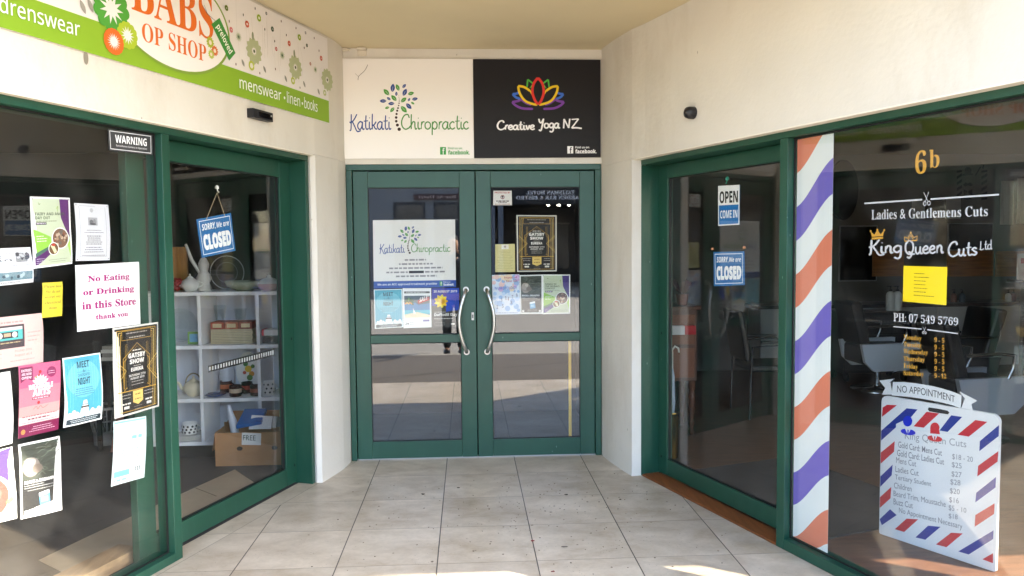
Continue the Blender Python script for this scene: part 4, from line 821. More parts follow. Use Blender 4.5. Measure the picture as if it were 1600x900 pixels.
lp([(178,659),(229,650),(229,746),(177,761)], '#e9f2f2', 'faded white and aqua flyer hanging under the black and gold poster', art_pale, d=dL-.0005)
lp([(30,695),(95,681),(101,797),(36,812)], '#e4e4e2', 'black poster with a rock photo and white border, low in the op shop window', art_rocks)
lp([(-30,588),(19,580),(24,693),(-26,706)], '#eeeeea', 'white bordered paper at the left edge beside the plum poster', art_white)
lp([(-38,711),(21,698),(29,810),(-30,824)], '#f0f0ec', 'white and purple poster with a round photo, lowest at the left edge', art_purple)
lp([(168,201),(238,210.5),(238.5,242.5),(170,235)], '#3b3b3c', 'dark grey WARNING sticker with white border, top corner of the op shop window', art_warning, 'sticker', 'warning_sticker', None, -.0435)
# ---- posters in the double doors
def art_chiro_small(A):
    A.rect(0, 0, 1, 1, '#e8e5e4'); A.rect(0, .895, 1, 1, '#2f55a8')
    tree_logo(A, .295, .09, .59, .50); A.stroke('Katikati', .17, .075, .345, .385, .50, '#2f4a8f'); A.stroke('Chiropractic', .17, .46, .345, .94, .52, '#4f8f46')
    for y, x0, x1 in ((.575, .38, .64), (.635, .31, .72), (.695, .19, .84), (.755, .155, .88), (.815, .27, .765)): A.greek(x0, x1, y, .024, '#8f8c92')
    A.rect(.43, .748, .61, .785, '#1c1c1e')
    A.text('We are an ACC approved treatment provider', 'bold', .045, .925, .77, .968, '#dfe6f4', 0, 2); fb(A, .80, .912, .975, .978, '#3fa04a', '#f2f2f2', '#eef2fa')
def art_cruise(A):
    A.rect(0, 0, 1, 1, '#ececec'); A.rect(.05, .08, .95, .13, '#5a5a5c'); A.greek(.12, .8, .093, .022, '#c0c0c0'); A.rect(.05, .19, .95, .74, '#2f6fa8')
    A.rect(.05, .19, .95, .42, '#4a5a62'); A.poly([(.05, .40), (.30, .30), (.55, .42), (.95, .38), (.95, .55), (.05, .60)], '#2f7ab0'); A.rect(.05, .55, .95, .66, '#3fb0c8'); A.poly([(.05, .66), (.5, .60), (.95, .68), (.95, .74), (.05, .74)], '#e6d9b8')
    for i in range(9): A.leaf(.22, .36, .2, -2.9+i*.42, random.choice(('#3f6a3a', '#5a8a42', '#2f5230')), .3)
    for i in range(5): A.ell(.10+.05*i, .385-.02*(i % 2), .03, h=random.choice(('#d8842c', '#c8402c', '#e0b03c')), n=8)
    A.poly([(.52, .31), (.93, .215), (.94, .30), (.54, .40)], '#b8342c'); A.text('SALE!', 'boldi', .58, .25, .90, .36, '#f4e9e6', .01, 2, shear=-.28); A.line([(.36, .66), (.36, .50)], .012, '#efefef'); A.poly([(.37, .52), (.46, .64), (.37, .64)], '#efefef')
    A.text('2', 'bold', .07, .86, .13, .92, '#4a4a4c', 0, 2); A.ell(.17, .89, .03, h='#4a4a4c', n=12); greeks(A, .23, .42, .85, .90, 2, '#8a8a8c', 'l'); A.rect(.70, .80, .92, .845, '#5a4f9a')
def art_daff(A):
    A.rect(0, 0, 1, 1, '#3a3836'); A.rect(0, 0, 1, .55, '#3f3fa0'); A.poly([(.56, .0), (1, 0), (1, .56), (.52, .60)], '#1f48b8'); A.poly([(0, .45), (.5, .40), (.52, .60), (0, .62)], '#47453a')
    A.text('30 AUGUST 2019', 'bold', .07, .05, .93, .11, '#e8e2d8', 0, 2)
    for i in range(9): A.leaf(.34, .33, .26, i*.7, random.choice(('#e8c820', '#f0d838', '#d8b018')), .5)
    A.ell(.40, .34, .13, h='#e8b818', n=16); A.ell(.40, .34, .08, h='#c88f10', n=12)
    A.text('Daffodil Day', 'bold', .09, .635, .94, .73, '#f2f0ec', 0, 3); A.greek(.09, .75, .765, .018, '#c8c6c2', 'l'); A.greek(.09, .5, .60, .018, '#a8a6a2', 'l'); A.frame(.10, .875, .45, .945, .008, '#8a8884'); A.rect(.70, .90, .84, .935, '#e0deda')
def art_protect(A):
    A.rect(0, 0, 1, 1, '#ece8e6'); A.text('PROTECTED BY', 'bold', .07, .07, .93, .19, '#c0303a', 0, 2); A.ring(.5, .44, .09, .035, '#8a2a34'); A.poly([(.44, .36), (.56, .36), (.50, .54)], '#3a3a42'); A.greek(.16, .84, .68, .07, '#5a3a3e'); A.greek(.28, .72, .78, .05, '#5a3a3e'); A.greek(.1, .9, .91, .04, '#b04a50')
def art_tan(A):
    A.rect(0, 0, 1, 1, '#d8cd92'); A.rect(.32, .02, .68, .18, '#ece8dc'); A.ell(.5, .09, .06, h='#b8a8a0', n=12); greeks(A, .08, .92, .24, .92, 13, '#b0a468', f=(.5, 1), t=.3)
def art_numer(A):
    A.rect(0, 0, 1, 1, '#d6dfee')
    for i in range(50):
        x, y = random.random(), random.random()**1.3*.95; h = random.choice(('#e6c2bc', '#c6a8d2', '#9ab8e0', '#e8d0b0') if y < .4 else ('#a8c6ea', '#bcd2f0', '#92b4e0')); r_ = random.uniform(.05, .11); A.ell(min(max(x, r_), 1-r_), min(max(y, r_*A.asp), 1-r_*A.asp), r_, h=h, n=12)
    A.text('Impact of', 'serif', .44, .05, .92, .11, '#a8506a', 0, 2); A.text('Your life', 'serif', .50, .13, .92, .19, '#a8506a', 0, 2); A.text('NUMEROLOGY', 'bold', .10, .30, .90, .37, '#5f78c0', 0, 2)
    for t_, x, y in (('3', .30, .58), ('1', .46, .54), ('4', .55, .56), ('7', .70, .52), ('9', .86, .48), ('2', .14, .76), ('5', .34, .74), ('8', .66, .66)): A.text(t_, 'serifi' if False else 'serif', x, y, x+.055, y+.09, random.choice(('#6a3a52', '#2f3f72', '#52486a')), 0, 2)
    A.greek(.1, .9, .95, .018, '#7a8ab0')
dF = -.0290
def fp(q, col, label, art, g, cat='poster', name='poster', d=dF): sheet(name, F, q, d, col, label, cat, g, art=art, curl=0 if 'sticker' in name else .004)
G1, G2 = 'posters inside the left door leaf', 'posters inside the right door leaf'
fp([(582.5,344),(711,343),(712.5,448.5),(584,451)], '#e8e5e4', 'white chiropractic notice with a blue foot band, inside the green door glass', art_chiro_small, G1, 'notice', 'paper_notice')
fp([(584,452.5),(628.5,451.5),(630,511.5),(585.5,514)], '#e6eef0', 'blue poster of a drawn audience in the green door, under the chiropractic notice', art_meet, G1)
fp([(629,450.4),(673.6,450.2),(674.3,511.5),(630.4,513)], '#ececec', 'white holiday sale poster with a beach picture in the green door', art_cruise, G1, d=dF-.001)
fp([(674.5,450.6),(717.2,450),(717.6,511),(674.9,512)], '#3a3836', 'dark poster with a yellow daffodil on blue in the green door', art_daff, G1, d=dF-.0005)
fp([(771,298),(799.5,298),(800,320.6),(770.4,320.6)], '#ece8e6', 'small white and red security sticker in the top corner of the green door', art_protect, G2, 'sticker', 'security_sticker', dF)
fp([(807,336),(869.8,336.5),(870,424),(808,424.8)], '#d8d4cc', 'black and gold art deco show poster in the glass of the green door', art_gatsby, G2)
fp([(773.8,381.8),(804.5,381),(805,425),(773.8,425.2)], '#d8cd92', 'tan printed notice beside the black and gold poster in the green door', art_tan, G2, 'notice', 'paper_notice')
fp([(768.3,429.8),(811.5,428.4),(813,491),(770.2,491.7)], '#d6dfee', 'pastel blue numerology poster in the green door beside the handle', art_numer, G2)
fp([(811.8,430),(847.8,429),(847.8,490.5),(813.2,490.8)], '#e4e4e2', 'black poster with a rock photo in the green door, between two paler posters', art_rocks, G2, d=dF-.001)
fp([(847.6,429),(891,429),(891,490),(847.6,491)], '#f0f0ec', 'white, green and purple murals song contest poster in the green door', art_song, G2, d=dF-.0005)
# ---- hanging door signs
def art_closed(A):
    A.rect(0, 0, 1, 1, '#1f6aa8'); A.frame(.05, .06, .95, .94, .014, '#e8eef4'); A.text('SORRY,', 'boldi', .11, .15, .50, .34, '#f2f5f8', .01, 3); A.text('We are', 'boldi', .53, .17, .90, .31, '#f2f5f8', 0, 3); A.text('CLOSED', 'bold', .10, .42, .91, .83, '#f2f5f8', .055, 4, 1.02)
def art_open(A):
    A.rect(0, 0, 1, 1, '#f0f0f0'); A.rect(.04, .49, .96, .97, '#1f72b8'); A.text('OPEN', 'bold', .07, .14, .93, .44, '#101214', .01, 4, .95); A.text('COME IN', 'bold', .10, .62, .91, .82, '#f0f4f8', .0, 3, .95)
def hanging_sign(P, quad, d, art, label, hook, cords, hookmat):
    q = [P.px(u, v, d) for u, v in quad]; hk = P.px(*hook, d+.004)
    t = thing('hanging_sign', hk, label, 'sign')
    mb = MB(); mb.prism([q[3], q[2], q[1], q[0]], -P.n*.003, ink('#1f6aa8')); art(Art(mb, *q, P.n)); mb.build('sign_plate', t)
    if cords:
        mb = MB()
        for k in cords: a_ = q[0]*(1-k)+q[1]*k+(q[3]-q[0])*.06; mb.tube([a_+P.n*.002, hk], .0018, M('#b8a684', .8), 6)
        mb.build('cord', t)
    mb = MB()
    if hookmat: mb.tube([hk+UZ*.03, hk+UZ*.012+P.n*.004, hk+P.n*.01, hk+UZ*.004+P.n*.014], .0035, hookmat, 8); mb.lathe([(.012, 0), (.010, .014), (.004, .02)], hk+UZ*.022, hookmat, 12); mb.build('hook', t)
    return t
dLl, dRl = -.150, -.168
hanging_sign(L, [(307,342.7),(360.7,332.7),(368,391.7),(315.7,403)], dLl, art_closed, 'blue SORRY, We are CLOSED sign hanging tilted on a cord inside the op shop door', (339, 301), (.25, .80), M('#e0dcd2', .3))
hanging_sign(R, [(1122,290.5),(1155.7,288.7),(1155.3,351),(1122.3,353)], dRl, art_open, 'white and blue OPEN COME IN sign hanging inside the barber shop door', (1136.5, 287), None, M('#2f8a72', .3))
hanging_sign(R, [(1114.7,393.5),(1162.8,392.5),(1163.3,445.5),(1115.5,447.3)], dRl, art_closed, 'blue SORRY, We are CLOSED sign below the OPEN sign in the barber shop door', (1137, 388), None, None)
for k, (u, v) in enumerate(((1113.5, 389), (1163, 387))):
    mb = MB(); o_ = R.px(u, v, dRl+.004); mb.lathe([(.008, -.006), (.010, 0), (.006, .008)], o_, M('#c98a62', .4), 12)
    tag(mb.build('suction_hook'), ('small amber suction hook at the left corner of the barber door CLOSED sign', 'small amber suction hook at the right corner of the barber door CLOSED sign')[k], 'hook', 'hooks of the barber door sign')
def art_film(A):
    A.rect(0, 0, 1, 1, '#17171a')
    n = 26
    for i in range(n): A.rect((i+.28)/n, .22, (i+.75)/n, .78, '#c4c6c8')
q4 = lambda u0, v0, u1, v1, h: [(u0, v0-h/2), (u1, v1-h/2), (u1, v1+h/2), (u0, v0+h/2)]
sheet('door_decal', L, [(325.5,571.5),(428,544.5),(428,556),(325.5,582)], dLl+.004, '#17171a', 'black ladder patterned safety strip stuck across the op shop sliding door', 'decal', art=art_film)
# ================================================================== BARBER WINDOW LETTERING
dR = -.0525
def vinyl(name, label, cat, items, group=None):
    """items: (kind, quad px TL,TR,BR,BL, ...) cut vinyl on the inside of the glass"""
    mb = MB()
    for it in items:
        q = [R.px(u, v, dR) for u, v in it[1]]; A = Art(mb, *q, R.n, d0=0); it[0](A)
    return tag(mb.build(name), label, cat, group)
TX = lambda t, st, h, off=0, res=4, sp=1.0: (lambda A: A.text(t, st, 0, 0, 1, 1, h, off, res, sp))
SK = lambda t, w, h: (lambda A: A.stroke(t, w, 0, 0, 1, 1, h))
FL = lambda h: (lambda A: A.rect(0, 0, 1, 1, h))
GOLD, WHT = '#c9963a', '#c6c6ca'
vinyl('street_number', 'gold street number 6b on the barber shop window', 'number', [(TX('6', 'serif', GOLD), [(1430,236),(1447.5,234),(1447.5,270.5),(1430,273)]), (TX('b', 'serif', GOLD), [(1452,234.2),(1468,232.5),(1468,261.5),(1452,263.5)])])
def sciss(A):
    A.line([(.18, .0), (.66, .70)], .10, WHT); A.d += 3e-5; A.line([(.82, .0), (.34, .70)], .10, WHT)
    for x in (.24, .76): A.ring(x, .84, .17, .09, WHT, ry=.15, n=16)
def crown(q_):
    def f(A):
        A.poly([(.08, .70), (.0, .12), (.27, .48), (.5, .0), (.73, .48), (1.0, .12), (.92, .70)], GOLD); A.rect(.08, .78, .92, 1.0, GOLD)
        for x, y in ((.0, .08), (.5, .0), (1., .08)): A.ell(x, y, .07, h=GOLD, n=10)
    return f
def crown2(A):
    A.line([(.04, .95), (.02, .45), (.28, .62), (.5, .08), (.72, .62), (.98, .45), (.96, .95)], .07, GOLD); A.rect(.04, .86, .96, 1.0, GOLD); A.line([(.3, .85), (.5, .35), (.7, .85)], .06, GOLD); A.ell(.5, .05, .07, h=GOLD, n=10)
vinyl('window_lettering', 'white Ladies and Gentlemens Cuts lettering under a rule with scissors', 'lettering', [
    (FL(WHT), [(1350.7,316.6),(1441,310.6),(1441,313.2),(1350.7,319.2)]), (FL(WHT), [(1454,309.8),(1561,302.6),(1561,305.4),(1454,312.4)]),
    (sciss, [(1441,300.5),(1453.5,299.5),(1454.5,320.5),(1442,321.5)]),
    (TX('Ladies & Gentlemens Cuts', 'serif', WHT), [(1361.6,327.8),(1543.4,321.4),(1543.4,337.8),(1361.6,343.4)])])
vinyl('window_lettering', 'white looped King Queen Cuts lettering with two gold crowns on the barber window', 'lettering', [
    (SK('King', .23, WHT), [(1357,374.5),(1409.5,372.5),(1409.5,405),(1357,406)]), (SK('Queen', .23, WHT), [(1413.4,375),(1475.5,372),(1475.5,402),(1413.4,404.5)]), (SK('Cuts', .23, WHT), [(1480.7,377),(1527.6,374.5),(1527.6,399.5),(1480.7,402.5)]),
    (SK('Ltd', .2, WHT), [(1530.5,375.5),(1551,374),(1551,389.5),(1530.5,391.5)]), (crown(0), [(1360.5,360),(1381.5,358.5),(1381.5,373),(1360.5,374.5)]), (crown2, [(1412.8,363.5),(1433.5,362),(1433.5,376.5),(1412.8,378)])])
vinyl('window_lettering', 'white telephone number over a thin rule on the barber shop window', 'lettering', [
    (TX('PH: 07 549 5769', 'serif', WHT, .0, 4), [(1396,488),(1497,496.3),(1497,508.6),(1396,502)]), (FL(WHT), [(1396,509.3),(1440,513.3),(1440,515),(1396,511)]), (FL(WHT), [(1449,514.2),(1497,520.5),(1497,522.2),(1449,516)]),
    (sciss, [(1440.5,510.5),(1448,511),(1448,522),(1440.5,521.5)])])
rows = [('Monday', '9 - 5', 38), ('Tuesday', '9 - 5', 0), ('Wednesday', '9 - 5', 0), ('Thursday', '9 - 5', 0), ('Friday', '9 - 5', 0), ('Saturday', '9 - 12', 0)]
wid = [28, 28.5, 38, 33, 22.5, 31.5]; it = []; it2 = []
for i, (a_, b_, _) in enumerate(rows):
    y = 522.6+i*11.15
    it.append((TX(a_, 'serif', GOLD, 0, 2), [(1411.8, y), (1411.8+wid[i], y+2.2), (1411.8+wid[i], y+2.2+(9.6 if 'y' in a_ else 7.5)), (1411.8, y+(9.8 if 'y' in a_ else 7.6))]))
    it2.append((TX(b_, 'serif', GOLD, 0, 2), [(1460, y+4.5), (1475.5 if i < 5 else 1478.5, y+5.6), (1475.5 if i < 5 else 1478.5, y+13.2), (1460, y+12.2)]))
vinyl('window_lettering', 'gold names of the days from Monday to Saturday on the barber window', 'lettering', it, 'gold opening hours')
vinyl('window_lettering', 'gold opening times in a column right of the day names', 'lettering', it2, 'gold opening hours')
def art_ypaper(A):
    A.rect(0, 0, 1, 1, '#f2d414')
    for i in range(7): A.greek(.26, .62 if i != 6 else .72, .19+i*.1, .022, '#7a6a14', 'l', random.uniform(.6, 1) if i != 6 else 1)
sheet('paper_notice', R, [(1412,415.3),(1480,417.2),(1478.6,476.8),(1410.8,470.8)], dR-.001, '#f2d414', 'bright yellow printed sheet taped inside the barber shop window', 'notice', None, art=art_ypaper)
# striped barber pole film
def art_pole(A):
    A.rect(0, 0, 1, 1, '#d8dede'); A.d += 2e-4; zt, zb = 2.1155, .0585
    z1 = R.loc(1243, 428, dR)[1]; per = (R.loc(1243, 320, dR)[1]-R.loc(1243, 531, dR)[1]); bw = per/4; rise = R.loc(1298, 357, dR)[1]-z1
    zz = lambda z: (zt-z)/(zt-zb)
    f = lambda x: rise*(.5*x+.5*(.5-.5*math.cos(math.pi*x)))
    for k in range(-4, 7):
        for o_, h in ((0, '#cf7a60'), (2*bw, '#6c60b4')):
            top = z1+k*per+o_; n = 10; up_, lo = [], []
            for i in range(n+1):
                x = i/n; up_.append((x, min(max(top+f(x), zb+.0002), zt-.0002))); lo.append((x, min(max(top-bw+f(x), zb+.0001), zt-.0003)))
            if up_[-1][1] <= zb+.001 or lo[0][1] >= zt-.001: continue
            for i in range(n):
                p = [(up_[i][0], zz(up_[i][1])), (up_[i+1][0], zz(up_[i+1][1])), (lo[i+1][0], zz(lo[i+1][1])), (lo[i][0], zz(lo[i][1]))]
                if (p[2][1]-p[1][1])+(p[3][1]-p[0][1]) > 1e-3: A.poly(p, h, 0)
sheet('barber_pole_film', R, [(1.975, 2.107), (2.216, 2.107), (2.216, .0667), (1.975, .0667)], dR, '#d8dede', 'tall red, white and purple striped barber pole film on the barber window', 'window film', None, thick=.0004, art=art_pole, space='pl')
# ================================================================== PRICE BOARD inside the barber window
bl_, br_ = gr(1369, 832, .004), gr(1552, 893, .004)
bux = (br_-bl_).normalized(); B = Pl(bl_, bux, bux.cross(UZ))
bt = thing('price_board', (bl_+br_)/2, 'white upright price board with red and blue stripes, standing inside the barber window', 'sign board')
def bz(x, y): return (1290+x/2.726, 570+y/2.726)
xl0, zt0 = B.loc(1382, 617); xr0, zt1 = B.loc(1566, 650); wB = (br_-bl_).length
cTL, cTR, cBR, cBL = (min(xl0, .0), zt0), (xr0, zt1), (wB, 0), (0, 0)
hB = (zt0+zt1)/2; x0B, x1B = (xl0+0)/2, (xr0+wB)/2
def rnd(x0, x1, z0, z1, r):
    o = []
    for cx, cz, a0 in ((x1-r, z0+r*.3, -90), (x1-r, z1-r, 0), (x0+r, z1-r, 90), (x0+r, z0+r*.3, 180)):
        rr = r if cz > (z0+z1)/2 else r*.3; cx = cx if rr == r else (x1-rr if a0 == -90 else x0+rr)
        for k in range(6): t_ = math.radians(a0+18*k); o.append((cx+rr*math.cos(t_), cz+rr*math.sin(t_)))
    return o
PAN = ink('#dfe1e4')
mb = MB(); ol = rnd(x0B, x1B, .0, hB, .035); mb.prism([B.pt(x, z, 0) for x, z in ol], -B.n*.018, M('#e4e6e8', .35))
A = Art(mb, B.pt(x0B, hB, 0), B.pt(x1B, hB, 0), B.pt(x1B, 0, 0), B.pt(x0B, 0, 0), B.n)
def bn(x, y, raw=False):
    u, v = (x, y) if raw else bz(x, y); q = B.loc(u, v); return (min(max((q[0]-x0B)/(x1B-x0B), .004), .996), min(max((hB-q[1])/hB, .004), .997))
RED_, BLU_ = '#c62a38', '#24348f'
for h, pts in ((RED_, [(240,222),(243,182),(262,170),(304,172)]), (BLU_, [(235,280),(345,185),(392,190),(365,222),(300,252),(300,266),(232,322)]), (RED_, [(375,262),(430,200),(484,207),(418,268)]), (BLU_, [(485,280),(535,215),(582,222),(520,286)]), (RED_, [(562,298),(638,235),(689,243),(610,306)]),
               (BLU_, [(657,325),(748,258),(746,305),(655,368)]), (RED_, [(650,430),(737,368),(733,412),(646,476)]), (BLU_, [(642,545),(726,478),(724,522),(638,586)]), (RED_, [(638,640),(720,590),(718,635),(635,690)]), (BLU_, [(565,795),(716,705),(714,742),(610,808)]), (RED_, [(668,828),(714,802),(713,845)]),
               (RED_, [(470,765),(535,715),(585,718),(515,777)]), (BLU_, [(383,735),(437,685),(490,690),(425,745)]), (RED_, [(295,700),(345,655),(395,658),(335,712)]), (BLU_, [(222,655),(275,615),(303,640),(240,683)]), (RED_, [(220,560),(280,520),(277,568),(218,606)]), (BLU_, [(220,472),(286,425),(282,470),(218,516)]), (RED_, [(228,372),(295,325),(292,370),(222,418)])):
    A.poly([bn(*p) for p in pts], h)
def bt_(t, st, x0, a0, b0, x1, a1, b1, h, off=0):
    vs, fs, bb = tmesh(t, st, off, 3); A.d += 3e-5; c4 = [bn(x0, a0), bn(x1, a1), bn(x1, b1), bn(x0, b0)]
    P_ = []
    for v in vs:
        s_ = (v[0]-bb[0])/(bb[1]-bb[0]); t2 = 1-(v[1]-bb[2])/(bb[3]-bb[2])
        P_.append(A.P(*[(c4[0][e]*(1-s_)+c4[1][e]*s_)*(1-t2)+(c4[3][e]*(1-s_)+c4[2][e]*s_)*t2 for e in (0, 1)]))
    A.mb.faces(P_, fs, ink(h))
gy = '#7c7f86'
bt_('King Queen Cuts', 'x', 338, 284, 325, 600, 322, 362, '#9a9ca2')
for a in (('Gold Card: Mens Cut', 310,325,352, 496,362,388), ('Gold Card: Ladies Cut', 305,360,388, 505,400,426), ('Mens Cut', 301,392,418, 386,409,434), ('Ladies Cut', 298,430,456, 397,449,474), ('Tertiary Student', 296,466,494, 450,497,524), ('Children', 292,500,525, 367,516,540), ('Beard Trim, Moustache', 290,535,562, 512,582,610), ('Buzz Cut', 290,568,594, 372,587,612), ('No Appointment Necessary', 313,607,636, 583,676,708)):
    bt_(a[0], 'x', *a[1:], gy, .006 if 'Gold' in a[0] else 0)
for a in (('$18 - 20', 540,378,404, 628,392,418), ('$25', 538,413,438, 580,420,446), ('$27', 537,452,478, 580,458,484), ('$28', 532,486,512, 575,492,518), ('$20', 530,524,550, 572,530,556), ('$16', 527,562,588, 568,568,594), ('$5 - 10', 525,596,622, 600,610,634), ('$18', 525,632,656, 563,638,662)): bt_(a[0], 'x', *a[1:], '#8b8e95')
bl2, rd2 = '#1b28c8', '#d02230'
for cx, cy, h, w_ in ((352, 240, bl2, 0), (466, 268, rd2, 1)):
    A.poly([bn(cx+20*math.cos(t_*.5)-(2 if not w_ else 0), cy+23*math.sin(t_*.5)) for t_ in range(13)], h)
    if w_: A.poly([bn(cx-19, cy-2), bn(cx+17, cy+2), bn(cx+22, cy+28), bn(cx-20, cy+24)], h)
    A.poly([bn(cx+32*math.cos(t_*.42), cy+46+13*math.sin(t_*.42)+.14*32*math.cos(t_*.42)) for t_ in range(15)], h)
    A.poly([bn(cx-14, cy+30), bn(cx+12, cy+33), bn(cx-1, cy+58)], '#e4e6e8'); A.poly([bn(cx-3, cy+36), bn(cx+3, cy+37), bn(cx+1, cy+58), bn(cx-3, cy+54)], h)
A.poly([bn(436+p[0], 181+p[1]) for p in ((4, 0), (46, 6), (84, 14), (92, 22), (86, 30), (44, 24), (6, 17), (0, 8))], '#2a2826')
mb.build('front_panel', bt)
mb = MB(); o_ = -B.n
mb.prism([B.pt(x0B+.16, .0, -.17), B.pt(x1B-.16, .0, -.17), B.pt(x1B-.16, hB-.12, -.022), B.pt(x0B+.16, hB-.12, -.022)], -B.n*.012, M('#b4b6b8', .35)); mb.build('rear_panel', bt, bevel=.004)
# banner
def bp(x, y): q = B.loc(1370+x/5, 580+y/5, .006); return q
mb = MB(); wm = M('#e6e8ea', .4); wm2 = M('#cfd2d4', .4)
top = [(128,84),(200,84),(280,92),(360,103),(440,118),(520,138),(600,163),(662,188)]; bot = [(118,190),(200,195),(280,204),(360,216),(440,230),(520,246),(600,268),(655,290)]
for i in range(7): mb.prism([B.pt(*bp(*bot[i]), .008), B.pt(*bp(*bot[i+1]), .008), B.pt(*bp(*top[i+1]), .008), B.pt(*bp(*top[i]), .008)], -B.n*.004, wm)
for tl in ([(100,92),(118,182),(35,184),(62,132),(15,74),(132,60)], [(640,160),(780,232),(733,258),(745,306),(655,289),(686,216)]): mb.prism([B.pt(*bp(*p), .002) for p in tl][::-1], -B.n*.004, wm)
for tl in ([(128,84),(132,62),(98,90)], [(662,188),(640,161),(686,214)]): mb.poly([B.pt(*bp(*p), .0065) for p in tl], M('#3a3d40', .6))
def arc(lst, t_):
    x = t_*7; i = min(int(x), 6); f_ = x-i; return (lst[i][0]*(1-f_)+lst[i+1][0]*f_, lst[i][1]*(1-f_)+lst[i+1][1]*f_)
vs, fs, bb = tmesh('NO APPOINTMENT', 'x', .0, 3); P_ = []
for v in vs:
    s_ = .07+.81*(v[0]-bb[0])/(bb[1]-bb[0]); k = .24+.50*(1-(v[1]-bb[2])/(bb[3]-bb[2])); a, b_ = arc(top, s_), arc(bot, s_); P_.append(B.pt(*bp(a[0]*(1-k)+b_[0]*k, a[1]*(1-k)+b_[1]*k), .0085))
mb.faces(P_, fs, ink('#33363a'))
mb.build('banner', bt)
# ================================================================== OP SHOP INTERIOR
WL_ = M('#efeeee', .5, name='white_laminate'); GREYB = M('#cdd0d8', .6, name='grey_backing_board')
ys0, ys1 = .20, .58; xs = [-2.46, -2.033, -1.603, -1.178]; zs = [.12, .45, .853, 1.2555]
sh_ = thing('cube_shelf', (-2.2, .39, 0), 'white cube shelf unit holding crockery inside the op shop door', 'shelf')
for z in zs: mb = MB(); mb.wbox(xs[0]-.014, xs[-1]+.014, ys0, ys1, z-.028, z, WL_); mb.build('shelf_board', sh_, bevel=.002)
for x in xs:
    mb = MB()
    for z0, z1 in zip(zs[:-1], zs[1:]): mb.wbox(x-.012, x+.012, ys0+.001, ys1-.001, z0+.0005, z1-.0285, WL_)
    mb.build('upright', sh_)
mb = MB(); mb.wbox(xs[0], xs[-1], ys1+.0005, ys1+.01, .10, 1.25, GREYB); mb.build('back_panel', sh_)
mb = MB(); mb.wbox(xs[0], xs[-1], ys0+.01, ys1-.02, .001, .0915, M('#2e2c2b', .8)); mb.build('plinth', sh_)
def on(u, v, Y, z): p = at(u, v, Y); return Vector((p.x, Y, z))
def teapot(p, r, m, label, hoop=False):
    t = thing('teapot', p, label, 'teapot'); mb = MB()
    mb.lathe([(r*.55, 0), (r*.62, r*.06), (r*.95, r*.5), (r, r*.85), (r*.86, r*1.25), (r*.5, r*1.48), (r*.42, r*1.5)], p, m, 28); mb.build('pot', t)
    mb = MB(); mb.lathe([(r*.44, r*1.505), (r*.42, r*1.56), (r*.25, r*1.72), (r*.09, r*1.78), (r*.13, r*1.92), (r*.1, r*2.02), (.001, r*2.06)], p, m, 20); mb.build('lid', t)
    mb = MB(); mb.tube([p+Vector((-r*.85, 0, r*.6)), p+Vector((-r*1.25, 0, r*.8)), p+Vector((-r*1.4, 0, r*1.2)), p+Vector((-r*1.62, 0, r*1.42))], [r*.26, r*.19, r*.14, r*.11], m, 12); mb.build('spout', t)
    mb = MB()
    if hoop: mb.tube([p+Vector((math.cos(a)*r*.8, 0, r*1.2+math.sin(a)*r*1.1)) for a in [math.pi*k/12 for k in range(13)]], r*.07, M('#9a8a6a', .6), 8)
    else: mb.tube([p+Vector((r*.85+math.sin(math.pi*k/8)*r*.65, 0, r*1.2-k/8*r*.75)) for k in range(9)], r*.1, m, 10)
    mb.build('handle', t); return t
CER = M('#e4e2dc', .15, name='white_glaze'); CREAM = M('#d8cdb2', .3, name='cream_glaze')
zt_ = 1.2565
teapot(on(297, 440, .30, zt_), .066, CER, 'white china teapot on top of the cube shelf, below the hanging CLOSED sign')
def single(name, label, cat, fn, grp=None, bevel=0):
    mb = MB(); fn(mb); return tag(mb.build(name, bevel=bevel), label, cat, grp)
p = on(319, 440, .36, zt_)
single('figurine', 'pale china figurine behind the white teapot on the cube shelf', 'figurine', lambda mb: (mb.lathe([(.05, 0), (.055, .02), (.04, .06), (.058, .10), (.03, .15), (.038, .18), (.04, .21), (.02, .25), (.001, .26)], p, M('#cfcac4', .3), 20), mb.tube([p+Vector((-.02, 0, .12)), p+Vector((-.09, 0, .24)), p+Vector((-.13, 0, .36))], [.014, .014, .010], M('#e2dfda', .3), 8)))
p = on(355, 430, .48, zt_)
single('glass_plate', 'clear glass plate standing on edge on the cube shelf', 'plate', lambda mb: (mb.tube([p+Vector((0, k, .135)) for k in (0, .012)], [.13, .132], CLEAR, 36), mb.tube([p+Vector((math.cos(a)*.13, -.002, .135+math.sin(a)*.13)) for a in [2*math.pi*k/36 for k in range(37)]], .004, M('#b9bdbf', .15), 6), mb.tube([p+Vector((math.cos(a)*.08, -.002, .135+math.sin(a)*.08)) for a in [2*math.pi*k/30 for k in range(31)]], .002, M('#9a9ea0', .15), 6)))
p = on(382, 440, .34, zt_)
single('glass_bowl', 'shallow pale glass bowl on the cube shelf beside the standing plate', 'bowl', lambda mb: mb.lathe([(.06, 0), (.07, .006), (.13, .035), (.15, .075), (.145, .075), (.125, .04), (.05, .012)], p, M('#9fa58e', .12, spec=.6), 32))
p = on(420, 440, .32, zt_)
t = thing('sugar_bowl', p, 'white lidded sugar bowl with a pink rim at the end of the cube shelf', 'bowl')
mb = MB(); mb.lathe([(.05, 0), (.075, .02), (.085, .045), (.085, .052)], p, M('#d8b0b0', .2), 24); mb.build('bowl', t); mb = MB(); mb.lathe([(.088, .0525), (.08, .065), (.05, .09), (.015, .10), (.016, .115), (.001, .125)], p, CER, 24); mb.build('lid', t)
p = on(277, 445, .28, zt_)
